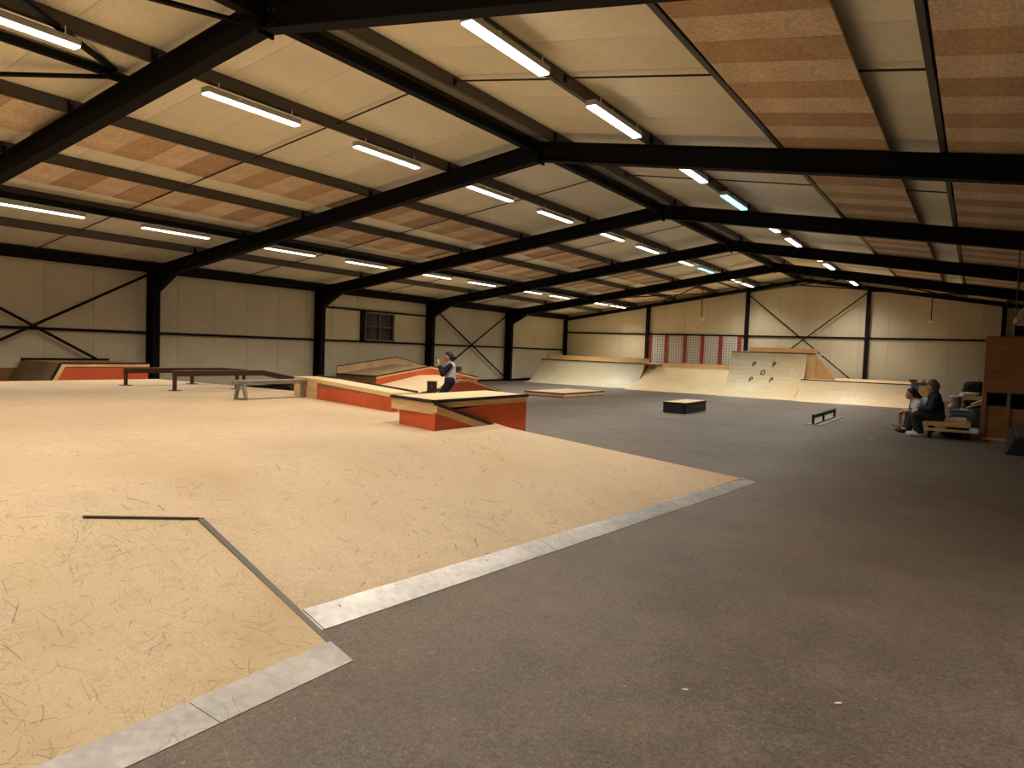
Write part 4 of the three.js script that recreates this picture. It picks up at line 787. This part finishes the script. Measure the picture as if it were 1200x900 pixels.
// ================================================================ PEOPLE
function surfaceNet(bones, cell, material, name, parent, blend = .03) {   // bones: [a, b, ra, rb] tapered capsules joined smoothly
  const lo = V(1e9, 1e9, 1e9), hi = V(-1e9, -1e9, -1e9);
  for (const [a, b, ra, rb] of bones) for (const [p, r] of [[a, ra], [b, rb]]) { lo.min(V(p[0] - r, p[1] - r, p[2] - r)); hi.max(V(p[0] + r, p[1] + r, p[2] + r)); }
  lo.addScalar(-2.5 * cell - blend); hi.addScalar(2.5 * cell + blend);
  const nx = Math.ceil((hi.x - lo.x) / cell) + 1, ny = Math.ceil((hi.y - lo.y) / cell) + 1, nz = Math.ceil((hi.z - lo.z) / cell) + 1;
  const B = bones.map(([a, b, ra, rb]) => { const d = [b[0] - a[0], b[1] - a[1], b[2] - a[2]]; return [a, d, d[0] * d[0] + d[1] * d[1] + d[2] * d[2] || 1e-9, ra, rb]; });
  const f = (x, y, z) => {
    let s = 1e3;
    for (const [a, d, dd, ra, rb] of B) {
      const px = x - a[0], py = y - a[1], pz = z - a[2]; let t = (px * d[0] + py * d[1] + pz * d[2]) / dd; t = t < 0 ? 0 : t > 1 ? 1 : t;
      const q = Math.hypot(px - d[0] * t, py - d[1] * t, pz - d[2] * t) - (ra + (rb - ra) * t), h = Math.max(blend - Math.abs(s - q), 0) / blend;
      s = Math.min(s, q) - h * h * blend * .25;
    }
    return s;
  };
  const F = new Float32Array(nx * ny * nz), id = (i, j, k) => (k * ny + j) * nx + i;
  for (let k = 0; k < nz; k++) for (let j = 0; j < ny; j++) for (let i = 0; i < nx; i++) F[id(i, j, k)] = f(lo.x + i * cell, lo.y + j * cell, lo.z + k * cell);
  const vid = new Int32Array(F.length).fill(-1), pos = [], nor = [];
  for (let k = 0; k + 1 < nz; k++) for (let j = 0; j + 1 < ny; j++) for (let i = 0; i + 1 < nx; i++) {
    let n = 0, sx = 0, sy = 0, sz = 0;
    const edge = (i0, j0, k0, i1, j1, k1) => { const a = F[id(i + i0, j + j0, k + k0)], b = F[id(i + i1, j + j1, k + k1)]; if ((a < 0) === (b < 0)) return; const t = a / (a - b); sx += i0 + (i1 - i0) * t; sy += j0 + (j1 - j0) * t; sz += k0 + (k1 - k0) * t; n++; };
    for (const p of [0, 1]) for (const q of [0, 1]) { edge(0, p, q, 1, p, q); edge(p, 0, q, p, 1, q); edge(p, q, 0, p, q, 1); }
    if (!n) continue;
    const x = lo.x + (i + sx / n) * cell, y = lo.y + (j + sy / n) * cell, z = lo.z + (k + sz / n) * cell, e = cell * .5;
    vid[id(i, j, k)] = pos.length / 3; pos.push(x, y, z);
    const g = V(f(x + e, y, z) - f(x - e, y, z), f(x, y + e, z) - f(x, y - e, z), f(x, y, z + e) - f(x, y, z - e)).normalize(); nor.push(g.x, g.y, g.z);
  }
  const idx = [], quad = (a, b, c, d, flip) => { if (Math.min(a, b, c, d) < 0) return; flip ? idx.push(a, c, b, a, d, c) : idx.push(a, b, c, a, c, d); };
  for (let k = 1; k + 1 < nz; k++) for (let j = 1; j + 1 < ny; j++) for (let i = 1; i + 1 < nx; i++) {
    const s = F[id(i, j, k)] < 0;
    if (s !== F[id(i + 1, j, k)] < 0) quad(vid[id(i, j - 1, k - 1)], vid[id(i, j, k - 1)], vid[id(i, j, k)], vid[id(i, j - 1, k)], !s);
    if (s !== F[id(i, j + 1, k)] < 0) quad(vid[id(i - 1, j, k - 1)], vid[id(i, j, k - 1)], vid[id(i, j, k)], vid[id(i - 1, j, k)], s);
    if (s !== F[id(i, j, k + 1)] < 0) quad(vid[id(i - 1, j - 1, k)], vid[id(i, j - 1, k)], vid[id(i, j, k)], vid[id(i - 1, j, k)], !s);
  }
  const g = new THREE.BufferGeometry(); g.setAttribute('position', new THREE.Float32BufferAttribute(pos, 3)); g.setAttribute('normal', new THREE.Float32BufferAttribute(nor, 3));
  g.setAttribute('uv', new THREE.Float32BufferAttribute(new Float32Array(pos.length / 3 * 2), 2)); g.setIndex(idx);
  if (!parent) return g;
  return piece(name, g, material, parent);
}
const lerp3 = (a, b, t) => [a[0] + (b[0] - a[0]) * t, a[1] + (b[1] - a[1]) * t, a[2] + (b[2] - a[2]) * t];
function headBones(c, f, neck) {                            // c: centre of the skull, f: unit vector the face looks along
  const p = (fw, up, sd = 0) => [c[0] + f[0] * fw + f[2] * sd, c[1] + up + f[1] * fw, c[2] + f[2] * fw - f[0] * sd];
  return [[p(-.012, .02), p(.02, .02), .083, .078], [p(.03, -.02), p(.045, -.075), .066, .042], [p(.085, .0), p(.10, -.03), .010, .015], [p(.088, -.058, -.012), p(.088, -.058, .012), .010, .010],
    [p(-.005, -.005, .078), p(-.012, -.03, .08), .014, .009], [p(-.005, -.005, -.078), p(-.012, -.03, -.08), .014, .009], [p(-.01, -.06), neck, .052, .055]];
}
function handBones(wrist, dir, palmNormal, curl, side) {    // five fingers, thumb off the side of the palm
  const D = V(...dir).normalize(), N = V(...palmNormal).normalize(), S = D.clone().cross(N).multiplyScalar(side), W = V(...wrist), out = [];
  const at = (d, s, n) => W.clone().addScaledVector(D, d).addScaledVector(S, s).addScaledVector(N, n).toArray();
  out.push([wrist, at(.05, 0, 0), .022, .024], [at(.02, -.018, 0), at(.075, -.028, 0), .016, .013], [at(.02, .018, 0), at(.078, .026, 0), .016, .013]);
  [[-.03, .060], [-.010, .072], [.011, .068], [.030, .052]].forEach(([s, l]) => { const k = at(.08, s, .002), m = at(.08 + l * .5 * Math.cos(curl), s, .002 + l * .5 * Math.sin(curl)), e = at(.08 + l * .5 * Math.cos(curl) + l * .5 * Math.cos(curl * 2.1), s, .002 + l * .5 * Math.sin(curl) + l * .5 * Math.sin(curl * 2.1)); out.push([k, m, .0095, .0088], [m, e, .0088, .0075]); });
  const t0 = at(.022, -.026, .004), t1 = at(.055, -.055, .018), t2 = at(.085, -.058, .030); out.push([t0, t1, .013, .0105], [t1, t2, .0105, .0085]);
  return out;
}
function eyes(parent, c, f) { const p = (fw, up, sd) => V(c[0] + f[0] * fw + f[2] * sd, c[1] + up + f[1] * fw, c[2] + f[2] * fw - f[0] * sd); for (const s of [-1, 1]) { piece('eye', new THREE.SphereGeometry(.011, 10, 8).translate(...p(.086, .008, s * .031).toArray()), M.black, parent); piece('eyebrow', rodG(p(.092, .03, s * .018), p(.086, .031, s * .046), .004, 6), M.hairDark, parent); } piece('lips', rodG(p(.098, -.058, -.016), p(.098, -.058, .016), .005, 6), flat(0x9c5a4c, .6), parent); }

{ // person filming with a phone, seen from the side
  const q = atZ(527.5, 413, -13.35), top = q.y, t = thing('person', 'person with dark tied hair in a grey shirt with black sleeves, filming with phone', 'person', [q.x, 0, q.z], -1.0);
  const head = [0, top - .115, .03], f = [0, -.05, 1], neck = [0, top - .27, -.02], sh = top - .31, hip = .74, knee = .42;
  const sL = [.165, sh, -.02], sR = [-.165, sh, -.02], eL = [.20, sh - .20, .14], eR = [-.20, sh - .20, .14], wL = [.06, sh + .01, .25], wR = [-.06, sh + .01, .25];
  const body = [...headBones(head, f, neck), [neck, [0, sh - .05, -.02], .055, .09], [[0, sh - .05, -.02], [0, hip, -.02], .11, .12], [sL, eL, .045, .038], [sR, eR, .045, .038], [eL, wL, .036, .026], [eR, wR, .036, .026], ...handBones(wL, [-.35, .9, .25], [-.6, 0, .6], .6, 1), ...handBones(wR, [.35, .9, .25], [.6, 0, .6], .6, -1)];
  for (const s of [-1, 1]) body.push([[s * .09, hip, -.02], [s * .13, knee, .16], .08, .06], [[s * .13, knee, .16], [s * .14, .06, -.02], .058, .04], [[s * .14, .05, -.04], [s * .15, .04, .14], .04, .03]);
  surfaceNet(body, .0095, M.skin, 'body', t, .022);
  eyes(t, head, f);
  surfaceNet([[[0, sh - .03, -.02], [0, hip + .18, -.025], .125, .118], [[0, hip + .18, -.025], [0, hip + .02, -.02], .118, .135], [[.1, sh - .015, -.02], [-.1, sh - .015, -.02], .075, .075], [[.07, sh - .12, -.01], [.06, hip + .05, -.01], .08, .095], [[-.07, sh - .12, -.01], [-.06, hip + .05, -.01], .08, .095]], .014, M.shirtGrey, 'shirt', t, .05);
  for (const [s, e, w] of [[sL, eL, wL], [sR, eR, wR]]) surfaceNet([[s, e, .068, .055], [e, lerp3(e, w, .8), .055, .042]], .012, M.sleeve, 'sleeve', t, .03);
  const tr = [[[.07, hip, -.02], [-.07, hip, -.02], .125, .125]]; for (const s of [-1, 1]) tr.push([[s * .085, hip - .03, -.02], [s * .13, knee, .16], .105, .085], [[s * .13, knee, .16], [s * .14, .10, -.01], .085, .072]);
  surfaceNet(tr, .015, M.trousers, 'trousers', t, .04);
  for (const s of [-1, 1]) surfaceNet([[[s * .14, .05, -.05], [s * .15, .04, .15], .05, .042], [[s * .14, .03, -.05], [s * .15, .03, .15], .03, .03]], .012, M.black, 'shoe', t, .02);
  surfaceNet([[[0, head[1] + .045, head[2] - .015], [0, head[1] + .02, head[2] - .035], .086, .086], [[0, head[1] + .07, head[2] + .035], [0, head[1] + .06, head[2] - .02], .05, .07], [[0, head[1] - .03, head[2] - .06], [0, head[1] - .08, head[2] - .055], .05, .03], [[0, head[1] - .005, head[2] - .13], [0, head[1] - .03, head[2] - .15], .042, .03]], .01, M.hairDark, 'hair', t, .03);
  const ph = thing('mobile_phone', 'black mobile phone held up by the filming person', 'phone', [q.x, 0, q.z], -1.0); mesh('case', rbox(.075, .15, .012, 0, sh + .115, .315, .005), M.black, ph); mesh('screen', rbox(.066, .135, .002, 0, sh + .115, .3085, .0008), M.glass, ph); mesh('lens', new THREE.CylinderGeometry(.006, .006, .003, 10).rotateX(Math.PI / 2).translate(-.02, sh + .165, .3225), M.zinc, ph);
}
function seated(label, at, turn, o) {
  const t = thing('person', label, 'person', at, turn), { hip, lean, headUp, top, mats, knees, feet } = o;
  const sh = [0, top - .32, lean], neck = [0, top - .26, lean + .02], head = [0, top - .115, lean + headUp], f = o.look;
  const body = [...headBones(head, f, neck), [neck, sh, .055, .085], [sh, [0, hip + .08, -.02], .105, .12]];
  const cloth = { shirt: [], legs: [], sleeves: [] };
  cloth.shirt.push([[0, sh[1] - .01, sh[2]], [0, hip + .30, (sh[2] - .02) / 2], .13, .14], [[0, hip + .30, (sh[2] - .02) / 2], [0, hip + .07, -.02], .14, .15], [[.10, sh[1], sh[2]], [-.10, sh[1], sh[2]], .085, .085], [[.09, sh[1] - .1, sh[2]], [.09, hip + .12, -.01], .09, .095], [[-.09, sh[1] - .1, sh[2]], [-.09, hip + .12, -.01], .09, .095]);
  for (const s of [-1, 1]) {
    const S = [s * .18, sh[1] - .01, sh[2]], E = [s * .22, o.elbow[0], o.elbow[1]], W = [s * .07, o.hand[0], o.hand[1]], K = [s * .14, knees[0], knees[1]], A = [s * .13, .10, feet - .06];
    body.push([S, E, .048, .04], [E, W, .038, .028], ...handBones(W, [-s * .5, -.35, .8], [0, -1, -.2], .7, s), [[s * .09, hip + .06, 0], K, .085, .06], [K, A, .058, .042], [A, [s * .13, .045, feet + .08], .04, .03]);
    cloth.sleeves.push(o.longSleeve ? [[S, E, .075, .062], [E, lerp3(E, W, .85), .062, .048]] : [[S, lerp3(S, E, .55), .078, .07]]);
    cloth.legs.push([[s * .085, hip + .08, -.02], K, .115, .09], [K, [A[0], .12, A[2]], .09, .075]);
    surfaceNet([[[s * .13, .05, feet - .09], [s * .14, .042, feet + .12], .05, .042], [[s * .13, .032, feet - .09], [s * .14, .03, feet + .12], .03, .03]], .012, mats.shoe, 'shoe', t, .02);
  }
  surfaceNet(body, .0105, M.skin, 'body', t, .022); eyes(t, head, f);
  surfaceNet(cloth.shirt, .015, mats.shirt, o.longSleeve ? 'jacket' : 'shirt', t, .05);
  for (const b of cloth.sleeves) surfaceNet(b, .013, mats.shirt, 'sleeve', t, .03);
  surfaceNet([...cloth.legs, [[.07, hip + .08, -.03], [-.07, hip + .08, -.03], .13, .13]], .016, mats.legs, 'trousers', t, .04);
  surfaceNet(o.hair(head), .011, mats.hair, 'hair', t, .03);
  return t;
}
{
  const H = (x) => x;
  seated('person in a black jacket and dark trousers sitting on the bench, arms forward', [-.66, 0, -17.52], -1.35, {
    hip: .35, lean: .06, headUp: .05, top: 1.17, look: [0, -.12, 1], knees: [.44, .40], feet: .38, elbow: [.60, .14], hand: [.56, .36], longSleeve: true,
    mats: { shirt: M.jacket, legs: M.trousersDark, hair: M.hairBrown, shoe: M.shirtWhite },
    hair: (h) => [[[0, h[1] + .05, h[2] - .015], [0, h[1] + .02, h[2] - .04], .10, .10], [[.05, h[1] - .02, h[2] - .05], [.03, h[1] - .12, h[2] - .07], .06, .05], [[-.05, h[1] - .02, h[2] - .05], [-.03, h[1] - .12, h[2] - .07], .06, .05], [[0, h[1] + .08, h[2] + .04], [0, h[1] + .07, h[2]], .05, .06]],
  });
  seated('person in a white T-shirt with dark long hair, bent forward on the bench', [-.78, 0, -18.25], -1.35, {
    hip: .35, lean: .30, headUp: .13, top: .98, look: [0, -.25, .97], knees: [.44, .40], feet: .52, elbow: [.50, .36], hand: [.48, .55], longSleeve: false,
    mats: { shirt: M.shirtWhite, legs: M.trousersGreen, hair: M.hairDark, shoe: M.black },
    hair: (h) => [[[0, h[1] + .045, h[2] - .02], [0, h[1] + .02, h[2] - .04], .094, .094], [[0, h[1] - .0, h[2] - .08], [0, h[1] - .10, h[2] - .20], .07, .05], [[0, h[1] + .07, h[2] + .03], [0, h[1] + .06, h[2] - .02], .05, .07]],
  });
}
function skateboard(label, pos, turn, tilt) {
  const t = thing('skateboard', label, 'skateboard', pos, turn); t.rotation.z = tilt;
  const s = new THREE.Shape(); s.absarc(.29, 0, .10, -Math.PI / 2, Math.PI / 2); s.absarc(-.29, 0, .10, Math.PI / 2, Math.PI * 1.5); s.closePath();
  const g = new THREE.ExtrudeGeometry(s, { depth: .012, bevelEnabled: false, curveSegments: 8 }).rotateX(-Math.PI / 2).translate(0, .075, 0), p = g.attributes.position; for (let i = 0; i < p.count; i++) { const x = Math.abs(p.getX(i)); if (x > .27) p.setY(i, p.getY(i) + (x - .27) * .4); } g.computeVertexNormals();
  mesh('board', g, M.plyDark, t);
  for (const x of [-.2, .2]) { mesh('truck', [box(.05, .03, .05, x, .06, 0), rodG(V(x, .04, -.09), V(x, .04, .09), .008)], M.zinc, t); for (const z of [-.085, .085]) mesh('wheel', new THREE.CylinderGeometry(.026, .026, .032, 14).rotateX(Math.PI / 2).translate(x, .026, z), M.white, t); }
  return t;
}
{
  const a = atY(1066, 505), b = atY(1064, 484, .0);
  skateboard('skateboard on the asphalt under the feet of the bent person', [a.x, 0, a.z], .35, 0);
  const p = atZ(1063, 480, -20.5), t = thing('low_wooden_stool', 'low reddish wooden stool in front of the low quarter pipe', 'stool', [p.x, 0, -20.5], .3);
  mesh('seat', rbox(.36, .03, .26, 0, p.y, 0, .01), M.plyBrown, t); mesh('shelf', rbox(.30, .02, .2, 0, p.y - .12, 0, .006), M.plyBrown, t);
  for (const x of [-.14, .14]) for (const z of [-.09, .09]) mesh('leg', span(x - .015, x + .015, 0, p.y - .01, z - .015, z + .015), M.plyBrown, t);
}

renderer.render(scene, camera);
